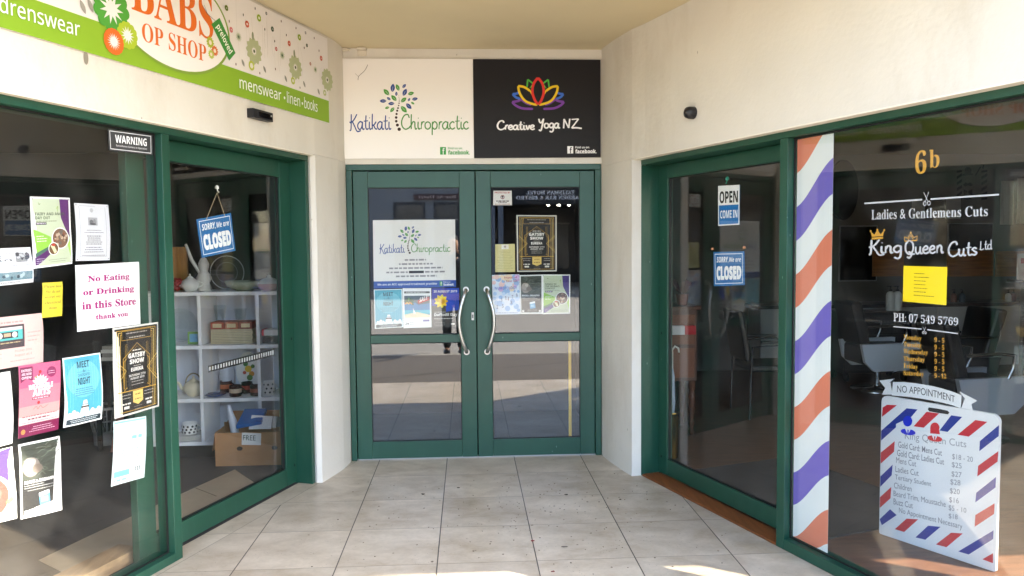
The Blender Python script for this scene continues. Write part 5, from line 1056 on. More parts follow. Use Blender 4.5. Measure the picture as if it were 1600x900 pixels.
single('trinket', 'small red beaded trinket beside the white teapot', 'trinket', lambda mb: [mb.lathe([(.001, -.02), (.016, -.012), (.02, 0), (.016, .012), (.001, .02)], p+Vector((random.uniform(-.035, .035), random.uniform(-.02, .02), .02+random.uniform(0, .08))), M('#8f1f1f', .3), 10) for _ in range(14)])
p0, p1 = at(271, 386, .5), at(293, 447, .5)
single('cork_panel', 'small orange timber panel standing at the back of the cube shelf', 'panel', lambda mb: mb.wbox(p0.x-.12, p1.x, .50, .53, zt_, p0.z, timber('#b07a3a', 'honey_timber', 2)), None, .002)
# row 1
BASK = M('#b9a07a', .8, var=.35, scale=40, name='woven_rush'); zr1, zr2, zr3 = .8545, .4515, .1215
p = on(364, 535, .36, zr1)
t = thing('plate_stack', p, 'stack of patterned square plates wrapped in red and cream on the upper shelf', 'plates')
x0_, x1_ = at(331, 520, .30).x, at(397, 520, .30).x
mb = MB()
for k in range(9): mb.wbox(x0_+.004*(k % 2), x1_-.004*(k % 3), .27, .45, zr1+k*.0125, zr1+k*.0125+.0095, M('#cdbf9c', .4))
mb.build('plates', t)
for k in range(3):
    w3 = (x1_-x0_)/3; mb = MB(); mb.wbox(x0_+k*w3+.004, x0_+(k+1)*w3-.004, .262, .45, zr1+.113, zr1+.165, M(('#a8503c', '#b8694a', '#8f4030')[k], .5, var=.4, scale=35)); mb.wbox(x0_+k*w3+.02, x0_+(k+1)*w3-.02, .260, .2618, zr1+.125, zr1+.155, M('#d8c49a', .5)); mb.build('tin', t, bevel=.004)
p = on(283, 530, .42, zr1)
single('glass_platter', 'round cut glass platter leaning at the left of the upper shelf', 'platter', lambda mb: (mb.tube([p+Vector((0, k*.3, .135+k*.05)) for k in (0, .03)], [.125, .13], CLEAR, 30), [mb.tube([p+Vector((math.cos(a)*r, -.002, .135+math.sin(a)*r)) for a in [2*math.pi*k/30 for k in range(31)]], .0025, M('#c9cdcf', .15), 6) for r in (.128, .10, .06)]))
p = on(303, 528, .29, zr1)
t = thing('photo_frame', p, 'small green and blue photo frame on the upper shelf', 'frame')
mb = MB(); mb.wbox(p.x-.045, p.x+.045, .285, .297, zr1, zr1+.095, M('#8fb56a', .5)); mb.build('frame', t, bevel=.002); mb = MB(); mb.wbox(p.x-.03, p.x+.03, .283, .2848, zr1+.018, zr1+.078, M('#7fb0d0', .4)); mb.build('picture', t)
for k, (u, h) in enumerate(((345, .28), (377, .25), (412, .26))):
    p = on(u, 530, .50, zr1)
    single('glass_vase', ('tall clear glass vase behind the wrapped plates, left of another', 'shorter clear glass vase behind the wrapped plates', 'clear glass vase above the red and white box')[k], 'vase', lambda mb: mb.lathe([(.04, 0), (.035, .02), (.028, h*.45), (.05, h), (.047, h), (.025, h*.45), (.03, .025)], p, CLEAR, 20))
p = on(420, 530, .28, zr1)
single('snack_box', 'flat red and white box at the right end of the upper shelf', 'box', lambda mb: (mb.wbox(p.x-.09, p.x-.03, .26, .40, zr1+.06, zr1+.105, M('#c0303a', .4)), mb.wbox(p.x-.0295, p.x+.075, .26, .40, zr1+.06, zr1+.105, M('#dcd8d6', .4)), mb.wbox(p.x-.08, p.x+.07, .27, .40, zr1+.0, zr1+.0595, M('#3a3a3c', .5, var=.4, scale=60))))
# row 2
teapot(on(303, 616, .33, zr2), .075, CREAM, 'round cream teapot with a hoop handle on the middle shelf', True)
p = on(389, 610, .52, zr2)
t = thing('oval_plate', p, 'oval white plate painted with yellow flowers standing on the middle shelf', 'plate')
mb = MB(); pts = [p+Vector((.095*math.cos(k*math.pi/18), .0, .155+.15*math.sin(k*math.pi/18))) for k in range(36)]; mb.prism(pts, Vector((0, .012, 0)), CER); mb.build('plate', t)
mb = MB()
for dx, dz, r, h in ((.0, .17, .028, '#d8b030'), (.025, .13, .022, '#c88a28'), (-.02, .21, .02, '#4a7a3a'), (.01, .10, .024, '#5a7a3a'), (.035, .19, .016, '#3f6a34'), (-.03, .14, .014, '#b84a3a'), (.0, .06, .016, '#4a6a34')): mb.prism([p+Vector((dx+r*math.cos(k*.7), -.001, dz+r*math.sin(k*.7))) for k in range(9)][::-1], Vector((0, -.0012-random.random()*.001, 0)), ink(h))
mb.build('painted_flowers', t)
def mug(p, r, h, m, band, label, grp=None):
    t = thing('mug', p, label, 'mug', grp); mb = MB(); mb.lathe([(r*.9, 0), (r, .006), (r, h), (r*.92, h), (r*.9, h*.15), (.001, h*.14)], p, m, 22); mb.build('cup', t)
    if band: mb = MB(); mb.lathe([(r+.0008, h*.35), (r+.0008, h*.72)], p, band, 22, caps=False); mb.build('band', t)
    mb = MB(); mb.tube([p+Vector((r*.95+math.sin(math.pi*k/8)*r*.55, 0, h*.82-k/8*h*.6)) for k in range(9)], r*.12, m, 8); mb.build('handle', t); return t
DKM = M('#3f2620', .25); ORB = M('#b8602a', .3)
MG = 'brown mugs on the middle shelf'
mug(on(353, 602, .45, zr2), .045, .09, DKM, ORB, 'brown mug with an orange band, upper left of four on the middle shelf', MG)
mug(on(368, 618, .27, zr2), .045, .085, DKM, M('#c8b49a', .3), 'brown mug with a pale band, nearest of four on the middle shelf', MG)
mug(on(386, 604, .40, zr2), .042, .085, DKM, M('#a83a28', .3), 'brown mug with a red band, between two other brown mugs', MG)
mug(on(400, 612, .29, zr2), .044, .08, DKM, M('#8f4a34', .3), 'brown mug with a rust band, in front of the oval flower plate', MG)
p = on(355, 585, .52, zr2+.0)
single('storage_jar', 'tall pale grey jar behind the brown mugs', 'jar', lambda mb: mb.lathe([(.055, 0), (.06, .01), (.06, .16), (.05, .18), (.052, .195), (.001, .2)], p, M('#b8bcc4', .3), 22))
p = on(336, 618, .27, zr2); single('blue_saucer', 'dark blue saucer lying on the middle shelf beside the mugs', 'saucer', lambda mb: mb.lathe([(.03, 0), (.055, .008), (.082, .02), (.078, .022), (.03, .012)], p, M('#2f4a80', .25), 26))
for k, (u, v) in enumerate(((422, 612), (434, 606))): pass
p = on(420, 615, .30, zr2)
t = mug(p, .042, .11, M('#cfcac4', .3), None, 'white mug with black spots at the right end of the middle shelf')
mb = MB()
for i in range(10): a_ = -2.8+i*.28; z = .025+.03*(i % 3); c_ = p+Vector((math.cos(a_)*.0428, math.sin(a_)*.0428, z)); tx_ = Vector((-math.sin(a_), math.cos(a_), 0)); mb.poly([c_+tx_*.008*math.cos(k)+UZ*.008*math.sin(k) for k in [j*.785 for j in range(8)]], M('#1c1c1e', .3))
mb.build('spots', t)
single('book_stack', 'grey stack of small books at the right end of the middle shelf', 'books', lambda mb: [mb.wbox(-1.46+.006*(k % 2), -1.32, .34, .48, zr2+k*.028, zr2+k*.028+.025, M(('#6a7076', '#8a8f94', '#565b60', '#7a8086')[k % 4], .6)) for k in range(5)])
# row 3
p = on(297, 678, .32, zr3+.032)
single('saucer_stack', 'stack of white saucers under the spotted cup on the lowest shelf', 'saucers', lambda mb: [mb.lathe([(.05, 0), (.10, .006), (.125, .012), (.12, .014), (.05, .006)], p+UZ*(-.032+k*.008), CER, 26) for k in range(4)])
t = mug(p+UZ*.006, .058, .085, CER, None, 'white cup with black dots on a stack of saucers on the lowest shelf'); mb = MB()
for i in range(16): a_ = -3.0+i*.19; z = .018+.022*(i % 3); c_ = (p+UZ*.006)+Vector((math.cos(a_)*.0588, math.sin(a_)*.0588, z)); tx_ = Vector((-math.sin(a_), math.cos(a_), 0)); mb.poly([c_+tx_*.009*math.cos(k)+UZ*.009*math.sin(k) for k in [j*.785 for j in range(8)]], M('#1c1c1e', .3))
mb.build('spots', t)
# cardboard box
KRAFT = M('#a87a50', .85, var=.08, scale=12, name='corrugated_cardboard')
xb0, xb1 = at(336, 700, -.06).x, -1.33; zbx = at(336, 677, -.06).z; yb0, yb1 = -.06, .17
t = thing('cardboard_box', ((xb0+xb1)/2, .05, 0), 'open brown cardboard box marked FREE on the carpet in front of the shelf', 'box')
mb = MB(); e = .006
mb.wbox(xb0, xb1, yb0, yb0+e, .003, zbx, KRAFT); mb.wbox(xb0, xb1, yb1-e, yb1, .003, zbx+.03, KRAFT); mb.wbox(xb0, xb0+e, yb0+e, yb1-e, .003, zbx, KRAFT); mb.wbox(xb1-e, xb1, yb0+e, yb1-e, .003, zbx, KRAFT); mb.wbox(xb0+e, xb1-e, yb0+e, yb1-e, .003, .01, KRAFT)
for fx in (.33, .80): o_ = Vector((xb0+(xb1-xb0)*fx, yb0-.0008, .13)); mb.poly([o_+Vector((.022*math.cos(k*.6), 0, .016*math.sin(k*.6))) for k in range(10)], M('#2c2622', .9))
mb.build('carton', t)
def fl(pts): mb = MB(); mb.prism(pts, Vector((.0, .003, .003)), KRAFT); mb.build('flap', t)
fl([Vector((xb0, yb0+.004, zbx)), Vector((xb0, yb1-.01, zbx)), Vector((xb0-.03, yb1-.02, zbx-.14)), Vector((xb0-.03, yb0+.03, zbx-.14))])
fl([Vector((xb0+.02, yb1, zbx+.03)), Vector((xb1-.02, yb1, zbx+.03)), Vector((xb1-.04, yb1+.05, zbx+.10)), Vector((xb0+.05, yb1+.05, zbx+.10))])
q = [at(u, v, yb0-.002) for u, v in ((378, 676), (408, 677), (407.5, 695.5), (377.5, 695))]
mb = MB(); mb.prism([q[3], q[2], q[1], q[0]], Vector((0, .001, 0)), ink('#dcd9d2')); A = Art(mb, *q, F.n); A.text('FREE', 'x', .07, .2, .72, .62, '#3a4a3a', 0, 3); mb.build('paper_label', t)
CN = 'odds and ends in the FREE box'
single('bric_a_brac', 'white plastic bottle poking out of the FREE box', 'bottle', lambda mb: mb.tube([Vector((xb0+.13, .05, .1)), Vector((xb0+.10, .05, .30)), Vector((xb0+.075, .05, .40)), Vector((xb0+.07, .05, .43))], [.03, .03, .016, .014], M('#c4c8d0', .3), 12), CN)
single('blue_tray', 'blue plastic tray lying in the FREE box', 'tray', lambda mb: mb.prism([Vector((xb0+.15, -.04, .27)), Vector((xb0+.33, -.04, .30)), Vector((xb0+.33, .12, .36)), Vector((xb0+.17, .12, .36))], Vector((0, -.01, .025)), M('#2f62a8', .35)), CN, .004)
single('paper_bundle', 'white and grey papers sticking out at the right of the FREE box', 'papers', lambda mb: [mb.prism([Vector((xb1-.30+.05*k, -.02+.03*k, .26)), Vector((xb1-.14+.03*k, -.02+.03*k, .26)), Vector((xb1-.13+.03*k, .0+.03*k, .35-.01*k)), Vector((xb1-.28+.05*k, .0+.03*k, .36-.012*k))], Vector((0, .004, 0)), M(('#d8d6d2', '#8a8680', '#5a5652')[k], .6)) for k in range(3)], CN)
single('folded_fabric', 'folded pale yellow fabric at the back corner of the FREE box', 'fabric', lambda mb: mb.wbox(xb1-.10, xb1-.02, .06, .15, .2, .40, M('#b5a878', .9, var=.2, scale=30)), CN, .02)
# behind the posters: laundry basket, plank, books
p = gr(166, 693)
t = thing('laundry_basket', p, 'small white plastic basket on the carpet behind the window posters', 'basket')
mb = MB()
for k in range(18):
    a_ = 2*math.pi*k/18; mb.tube([p+Vector((math.cos(a_)*.09, math.sin(a_)*.09, .11)), p+Vector((math.cos(a_)*.13, math.sin(a_)*.13, .30))], .006, M('#9a9996', .4), 6)
mb.tube([p+Vector((math.cos(a_)*.135, math.sin(a_)*.135, .305)) for a_ in [2*math.pi*k/28 for k in range(29)]], .011, M('#a5a4a1', .4), 8)
for z_, r_ in ((.11, .09), (.2, .11)): mb.tube([p+Vector((math.cos(a_)*r_, math.sin(a_)*r_, z_)) for a_ in [2*math.pi*k/28 for k in range(29)]], .007, M('#9a9996', .4), 6)
mb.lathe([(.088, .0), (.092, .11), (.08, .112), (.001, .113)], p, M('#8f8e8b', .4), 28); mb.build('basket', t)
p = gr(172, 707)
single('timber_plank', 'narrow reddish timber plank leaning beside the basket behind the window posters', 'plank', lambda mb: mb.prism([Vector((p.x, p.y, 0)), Vector((p.x+.05, p.y+.02, 0)), Vector((p.x+.20, p.y+.12, .9)), Vector((p.x+.15, p.y+.10, .9))], Vector((-.008, .02, 0)), timber('#6a3a26', 'reddish_timber', 2)))
p = at(172, 552, .5)
single('book_stack', 'small stack of pale books beside the black and gold poster', 'books', lambda mb: [mb.wbox(p.x-.07+.01*(k % 2), p.x+.09, p.y, p.y+.12, p.z+k*.03-.06, p.z+k*.03-.034, M(('#b8b4ac', '#8a867e', '#cfcbc2', '#a09a8e')[k], .6)) for k in range(4)])
single('display_table', 'dark small table under the pale book stack behind the posters', 'table', lambda mb: (mb.wbox(p.x-.12, p.x+.16, p.y-.04, p.y+.2, p.z-.085, p.z-.061, DK), [mb.wbox(p.x+dx, p.x+dx+.03, p.y+dy, p.y+dy+.03, .001, p.z-.0855, DK) for dx in (-.11, .12) for dy in (-.03, .16)]))
# ================================================================== BARBER SHOP INTERIOR
BLK = M('#141416', .4, name='black_vinyl'); CH = CHROME
def salon_chair(p, shell, w, label, flip=1):
    t = thing('salon_chair', p, label, 'salon chair', None); V = lambda x, y, z: p+Vector((x*flip, y, z))
    mb = MB(); mb.lathe([(.27, .003), (.27, .018), (.06, .035), (.045, .05)], p, CH, 28); mb.build('base_disc', t)
    mb = MB(); mb.lathe([(.034, .045), (.034, .26)], p, CH, 16); mb.build('hydraulic_post', t)
    mb = MB(); pr = [(-w/2, .52), (w/2, .535), (w/2-.01, .33), (w/2-.10, .245), (-w/2+.14, .235), (-w/2+.04, .33)]
    mb.prism([V(x, -.26, z) for x, z in pr], Vector((0, .05, 0)), shell); mb.prism([V(x, .21, z) for x, z in pr], Vector((0, .05, 0)), shell); mb.build('side_panel', t, bevel=.015)
    mb = MB(); mb.box(F, p.x-w/2+.03, p.x+w/2-.03, .30, .50, -(p.y+.205), -(p.y-.205), BLK); mb.build('seat', t, bevel=.03)
    mb = MB(); mb.hexa([V(-w/2+.02, -.2, .50), V(-w/2+.14, -.2, .48), V(-w/2+.14, .2, .48), V(-w/2+.02, .2, .50), V(-w/2-.10, -.22, .95), V(-w/2+.02, -.22, .97), V(-w/2+.02, .22, .97), V(-w/2-.10, .22, .95)], BLK); mb.build('backrest', t, bevel=.03)
    for dy in (-.27, .24):
        mb = MB(); mb.tube([V(-w/2+.05, dy+.015, .70), V(.05, dy+.015, .715), V(.17, dy+.015, .70), V(.16, dy+.015, .60), V(.12, dy+.015, .52)], .014, CH, 10); mb.build('armrest', t)
    mb = MB(); mb.tube([V(.12, -.1, .20), V(.26, -.14, .26), V(.36, -.14, .30)], .012, CH, 8); mb.build('pump_lever', t)
    return t
salon_chair(Vector((4.36, 2.3, .001)), M('#eceef2', .3, name='white_chair_shell'), .62, 'black salon chair with a white side panel on a chrome post, behind the striped film')
salon_chair(Vector((4.02, .25, .001)), M('#a9acb0', .3, name='grey_chair_shell'), .55, 'black salon chair with a grey side panel, partly behind the price board')
salon_chair(Vector((4.55, 1.3, .001)), M('#2a2a2e', .35, name='dark_chair_shell'), .56, 'all black salon chair below the yellow sheet, between two paler chairs', -1)
# counter with mirrors on the rear wall
YB = 3.69
t = thing('styling_counter', (5.2, 3.45, 0), 'long dark counter along the rear wall of the barber shop', 'counter')
mb = MB(); mb.wbox(3.4, 8.2, 3.22, YB, .80, .84, M('#3a3030', .35)); mb.build('counter_top', t, bevel=.004)
for x0, x1 in ((3.45, 4.5), (4.53, 5.6), (5.63, 6.7), (6.73, 8.1)): mb = MB(); mb.wbox(x0, x1, 3.27, YB, .08, .799, M('#b8b4ae', .5, name='pale_cupboard')); mb.build('cupboard_panel', t, bevel=.003)
for u0, u1, k in ((1362, 1412, 0), (1480, 1552, 1), (1556, 1610, 2)):
    a, b_ = at(u0, 432, YB-.02), at(u1, 392, YB-.02)
    single('timber_backboard', ('orange timber backboard behind the yellow sheet', 'orange timber backboard under the dark mirror', 'orange timber backboard at the far right of the counter')[k], 'panel', lambda mb: mb.wbox(a.x, b_.x, YB-.03, YB-.002, a.z, b_.z, timber('#a86f38', 'orange_timber', 0)), 'backboards over the counter')
def mirror(u0, v0, u1, v1, label):
    a, b_ = at(u0, v1, YB-.03), at(u1, v0, YB-.03); t = thing('wall_mirror', (a.x, YB-.02, a.z), label, 'mirror')
    mb = MB(); mb.wbox(a.x, b_.x, YB-.022, YB-.003, a.z, b_.z, M('#8f8f92', .4)); mb.build('frame', t, bevel=.003); mb = MB(); mb.wbox(a.x+.015, b_.x-.015, YB-.025, YB-.0225, a.z+.015, b_.z-.015, M('#6f7478', .05, 1)); mb.build('glass', t)
mirror(1481, 348, 1553, 392, 'dark rectangular mirror on the rear wall behind the looped lettering'); mirror(1311, 352, 1372, 440, 'tall mirror on the rear wall beside the striped film')
a = at(1318, 297, YB-.05)
single('round_mirror', 'dark oval panel on the rear wall beside the striped film', 'mirror', lambda mb: mb.prism([a+Vector((.19*math.cos(k*math.pi/20), 0, .37*math.sin(k*math.pi/20))) for k in range(40)], Vector((0, .03, 0)), M('#161618', .3)))
def bottle(u, v0, v1, Y, m, label, g=None):
    a, b_ = at(u, v1, Y), at(u, v0, Y); h = b_.z-a.z; t = thing('pump_bottle', a, label, 'bottle', g)
    mb = MB(); mb.lathe([(h*.16, 0), (h*.17, h*.05), (h*.17, h*.62), (h*.12, h*.72), (h*.06, h*.76)], a, m, 18); mb.build('bottle', t); mb = MB(); mb.lathe([(h*.065, h*.765), (h*.065, h*.84), (h*.02, h*.85), (h*.02, h*.94), (h*.05, h*.95), (h*.05, h*.99)], a, BLACK, 12); mb.tube([a+UZ*h*.97, a+UZ*h*.97+Vector((-h*.16, 0, -h*.01))], h*.022, BLACK, 6); mb.build('pump', t)
bottle(1391, 446, 485, 2.9, WHITEP, 'white pump bottle left of another, beside the yellow sheet', 'bottles on the trolley'); bottle(1402, 446, 485, 2.9, WHITEP, 'white pump bottle right of another, touching the yellow sheet', 'bottles on the trolley')
for k, u in enumerate((1425, 1490, 1503, 1575, 1583)):
    bottle(u, 452 if k else 440, 478, 3.4, M(('#3a3a40', '#8a5a48', '#4a5a6a', '#c8c8c8', '#6a3a3a')[k], .3), ('dark bottle behind the yellow sheet', 'brown bottle on the rear counter, right of the yellow sheet', 'blue grey bottle on the rear counter beside a brown one', 'pale bottle at the far right of the rear counter', 'maroon bottle at the far right of the rear counter')[k], 'bottles on the rear counter')
a, b_ = at(1305, 520, 2.95), at(1410, 485, 2.95)
t = thing('trolley', ((a.x+b_.x)/2, 2.95, 0), 'black salon trolley with drawers behind the white sided chair', 'trolley')
mb = MB(); mb.wbox(a.x, b_.x, 2.75, 3.15, .10, b_.z, BLK); mb.build('body', t, bevel=.01)
for k in range(3): mb = MB(); z = .14+k*(b_.z-.16)/3; mb.wbox(a.x+.02, b_.x-.02, 2.735, 2.7495, z, z+(b_.z-.16)/3-.02, M('#222226', .35)); mb.build('drawer', t, bevel=.004)
for x in (a.x+.06, b_.x-.06):
    for y in (2.8, 3.1): mb = MB(); mb.tube([Vector((x-.015, y, .05)), Vector((x+.015, y, .05))], .05, BLK, 14); mb.build('wheel', t)
# papers, mural, clothes on the rear wall
def paper(u0, v0, u1, v1, label, h='#b9b9b8', nm='pinned_paper'): a, b_ = at(u0, v1, YB-.01), at(u1, v0, YB-.01); single(nm, label, 'paper', lambda mb: mb.wbox(a.x, b_.x, YB-.003, YB-.0005, a.z, b_.z, ink(h)))
paper(1425, 312, 1446, 342, 'pale sheet pinned on the rear wall behind the scissors rule'); paper(1478, 310, 1502, 342, 'pale sheet pinned on the rear wall beneath the right half of the scissors rule')
MUR = M('#0d0d0e', .6, name='black_wall_vinyl')
def murpx(x, y): p = at(1440+x/4.094, 230+y/4.094, YB-.012); return Vector((p.x, YB-.0012, p.z))
mb = MB()
def mp_(pts): mb.poly([murpx(*p) for p in pts][::-1], MUR)
for x0, x1 in ((228, 262), (386, 424)):
    for k in range(4): y = 165+k*38; mp_([(x0, y+22), (x1, y), (x1, y+18), (x0, y+40)])
    mp_([(x0, 150), (x1, 145), (x1, 158), (x0, 163)]); mp_([(x0, 325), (x1, 320), (x1, 333), (x0, 338)])
mp_([(265, 172), (332, 168), (332, 178), (265, 182)]); mp_([(277, 172), (280, 140), (292, 128), (312, 128), (322, 140), (322, 170)])
mp_([(268, 240), (285, 224), (300, 232), (315, 224), (332, 240), (318, 250), (300, 243), (282, 250)]); mp_([(272, 268), (296, 280), (296, 294), (272, 306)]); mp_([(328, 268), (302, 280), (302, 294), (328, 306)]); mp_([(270, 312), (330, 308), (322, 330), (278, 334)])
mp_([(344, 180), (378, 122), (384, 126), (352, 182)]); mp_([(392, 130), (398, 110), (404, 112), (398, 140)])
tag(mb.build('wall_mural'), 'black barber mural of bowler hat, moustache and striped poles on the rear wall', 'mural')
for k, (u0, v0, u1, v1) in enumerate(((1567, 282, 1588, 351), (1593, 278, 1618, 349))):
    a, b_ = at(u0, v1, 3.5), at(u1, v0, 3.5)
    def tow(mb):
        n = 12; f_ = lambda i, j: Vector((a.x+(b_.x-a.x)*i/n, 3.55+.02*math.sin(i*1.9), b_.z+(a.z-b_.z)*j))
        for i in range(n): mb.prism([f_(i, 1), f_(i+1, 1), f_(i+1, 0), f_(i, 0)], Vector((0, .006, 0)), M('#c6c4c0', .9))
    single('hanging_towel', ('white towel hanging on the rear wall, left of another', 'white towel hanging on the rear wall at the right edge')[k], 'towel', tow, 'towels on the rear wall')
a, b_ = at(1590, 437, 2.6), at(1625, 396, 2.6)
single('product_display', 'small card display with red print at the right edge of the barber window', 'display', lambda mb: (mb.wbox(a.x, b_.x, 2.6, 2.62, a.z, b_.z, ink('#c9bba6')), mb.wbox(a.x+.03, a.x+.12, 2.598, 2.5995, b_.z-.11, b_.z-.05, ink('#b03a34')), mb.wbox(a.x-.02, b_.x, 2.55, 2.75, a.z-.03, a.z-.001, BLK), mb.wbox(a.x+.1, a.x+.16, 2.62, 2.68, .002, a.z-.0305, BLK)), None)
# behind the sliding door: dresser, chair, brass stand
WALN = timber('#5a3524', 'dark_walnut', 2)
x0, x1 = at(1046, 480, .5).x, at(1089, 480, .5).x; zt = at(1070, 484, .5).z
t = thing('dresser', ((x0+x1)/2, .62, 0), 'dark timber dresser on turned legs inside the barber shop door', 'dresser')
mb = MB(); mb.wbox(x0-.03, x1+.03, .47, .90, zt, zt+.03, WALN); mb.build('dresser_top', t, bevel=.005); mb = MB(); mb.wbox(x0, x1, .5, .88, .46, zt-.0005, WALN); mb.build('cabinet', t, bevel=.003)
for k in range(2): mb = MB(); z = .49+k*(zt-.5)/2; mb.wbox(x0+.02, x1-.02, .489, .4995, z, z+(zt-.5)/2-.03, M('#7a4428', .4)); mb.build('drawer', t, bevel=.003)
for x in (x0+.03, x1-.03):
    for y in (.54, .84): mb = MB(); mb.lathe([(.014, .003), (.024, .03), (.014, .06), (.026, .10), (.016, .14), (.028, .22), (.030, .34), (.018, .37), (.030, .40), (.03, .459)], Vector((x, y, 0)), WALN, 14); mb.build('leg', t)
a = at(1058, 482, .55)
single('pot_plant', 'small dark red pot plant standing on the dresser', 'plant', lambda mb: (mb.lathe([(.04, 0), (.055, .09), (.05, .09), (.001, .085)], Vector((x1-.09, .62, zt+.031)), M('#6a2a20', .6), 18), [mb.prism([Vector((x1-.09, .62, zt+.11)), Vector((x1-.09+math.cos(q_)*.05, .62+math.sin(q_)*.05, zt+.2+.05*math.sin(q_*3))), Vector((x1-.09+math.cos(q_+.3)*.11, .62+math.sin(q_+.3)*.09, zt+.22)), Vector((x1-.09+math.cos(q_+.5)*.05, .62+math.sin(q_+.5)*.05, zt+.15))], Vector((0, 0, .003)), M('#4a1f26', .5)) for q_ in [k*.55 for k in range(12)]]))
a, b_ = at(1047, 522, .46), at(1079, 508, .46)
single('card_box', 'red and white card box on the front of the dresser', 'box', lambda mb: (mb.wbox(x0+.0, x0+.10, .40, .465, a.z, b_.z, ink('#d8d6d4')), mb.wbox(x0+.1005, x0+.19, .40, .465, a.z, b_.z, ink('#c0242c'))))
a = R.px(1050, 716, -.42); a.z = .012
t = thing('brass_stand', a, 'slim polished brass umbrella stand just inside the barber shop door', 'stand'); BR = M('#b8934a', .2, 1, name='brass')
mb = MB(); mb.lathe([(.042, .0), (.045, .01), (.045, .33), (.048, .34), (.04, .34), (.04, .05)], a, BR, 22); mb.build('stand', t)
single('umbrella', 'furled pale umbrella standing in the brass stand', 'umbrella', lambda mb: (mb.lathe([(.004, .06), (.016, .3), (.024, .42), (.018, .6), (.008, .66)], a, M('#a9b4c0', .5), 12), mb.tube([a+UZ*.66, a+UZ*.78, a+Vector((.0, .0, .80)), a+Vector((.02, 0, .825)), a+Vector((.045, 0, .81)), a+Vector((.05, 0, .78))], .007, M('#d8d4cc', .4), 8)))
p = Vector((2.72, 1.25, .001))
t = thing('waiting_chair', p, 'black cushioned chair with chrome frame inside the barber shop door', 'chair'); V = lambda x, y, z: p+Vector((x, y, z))
mb = MB(); mb.wbox(p.x-.22, p.x+.24, p.y-.23, p.y+.23, .43, .49, BLK); mb.build('seat', t, bevel=.02)
mb = MB(); mb.hexa([V(-.26, -.22, .52), V(-.20, -.22, .52), V(-.20, .22, .52), V(-.26, .22, .52), V(-.34, -.22, .98), V(-.29, -.22, .98), V(-.29, .22, .98), V(-.34, .22, .98)], BLK); mb.build('backrest', t, bevel=.02)
for y in (-.25, .25):
    mb = MB(); mb.tube([V(-.24, y, .003), V(-.22, y, .66), V(.2, y, .68), V(.24, y, .64), V(.24, y, .003)], .008, M('#3c3d40', .4, 1), 10); mb.build('leg_frame', t)
    mb = MB(); mb.wbox(p.x-.14, p.x+.2, p.y+y-.02, p.y+y+.02, .692, .715, BLK); mb.build('armrest', t, bevel=.006)
# lobby behind the double doors
a = F.pt(.765, .14, -.16)
single('yellow_pole', 'slim yellow pole standing close behind the lower right door glass', 'pole', lambda mb: (mb.tube([Vector((.758, .17, .012)), Vector((.758, .17, .86))], .012, M('#e0b43a', .5), 12), mb.tube([Vector((.758, .17, .001)), Vector((.758, .17, .0118))], .03, BLACK, 16)))
# ================================================================== ACROSS THE STREET (seen in the door glass)
D = 21.5
H = Pl((0, -D, 0), (-1, 0, 0), (0, 1, 0))
def rf(u, v, d=0):
    p = at(u, v, D-d+.05); return -p.x, p.z     # plane coordinates of a point seen reflected in the doors
HW = M('#787b80', .8, var=.06, scale=1, name='blue_grey_render'); DKH = M('#17171b', .7, name='dark_fascia')
t = thing('hotel_building', (0, -D-3, 0), 'blue grey hotel across the street, mirrored in the double doors', 'building')
xl, xr = rf(748, 330)[0], rf(940, 330)[0]-2.6       # verandah recess between these
mb = MB(); mb.box(H, xl, 7.2, 0, 3.98, 0, -8, HW); mb.box(H, xr-1.6, xr, 0, 3.98, 0, -8, HW); mb.box(H, xr, xl, 3.72, 3.98, 0, -8, HW); mb.build('wall', t)
mb = MB(); mb.box(H, xr, xl, 0, 3.719, -4.5, -4.8, M('#3a3634', .8)); mb.box(H, xr, xl, 3.05, 3.15, -4.5, -.01, M('#2a2828', .8)); mb.build('porch_wall', t)
mb = MB(); mb.box(H, xr-.4, xl+.3, 2.98, 3.86, .03, .35, DKH)
x1_, z1_ = rf(823.8, 298, .35); x0_, z0_ = rf(897.5, 304.6, .35)
A = Art(mb, H.pt(xr-.4, 3.86, .352), H.pt(xl+.3, 3.86, .352), H.pt(xl+.3, 2.98, .352), H.pt(xr-.4, 2.98, .352), H.n, .002, .002)
nx = lambda x: (x-(xr-.4))/(xl+.3-xr+.4); nz = lambda z: (3.86-z)/.88
def hs(t_, ua, ub, va, vb): x_a, z_a = rf(ub, va, .35); x_b, z_b = rf(ua, vb, .35); A.text(t_, 'serif', nx(x_a), nz(z_a), nx(x_b), nz(z_b), '#d8d8dc', .01)
hs('TALISMAN HOTEL', 822, 898, 297.5, 304); hs('GARDEN BAR & BISTRO', 806.5, 911, 305.5, 312)
mb.build('fascia_sign', t)
for u0, u1 in ((615, 664), (678, 720)):
    x_a, z_t = rf(u1, 316); x_b, _ = rf(u0, 316)
    wm_ = MB(); wm_.box(H, x_a, x_b, .9, z_t, .002, .06, M('#22252c', .5)); w_ = wm_.build('window', t, bevel=.01)
    wm_ = MB(); wm_.box(H, x_a+.10, x_b-.10, 1.0, z_t-.10, .061, .066, M('#3a4048', .08)); wm_.box(H, x_a+.10, x_b-.10, z_t-.62, z_t-.58, .067, .08, M('#8a8f96', .5)); wm_.build('pane', w_)
x_a, z_a = rf(722, 303, .1); x_b, z_b = rf(646, 312, .1)
mb = MB(); mb.box(H, x_a-.9, x_b, z_b, z_a, .01, .08, M('#3f2226', .6)); A = Art(mb, H.pt(x_a-.9, z_a, .082), H.pt(x_b, z_a, .082), H.pt(x_b, z_b, .082), H.pt(x_a-.9, z_b, .082), H.n, .002, .002); A.text('The Bar At Hotel', 'serif', .25, .22, .93, .78, '#b8a8a4', 0); mb.build('name_board', t)
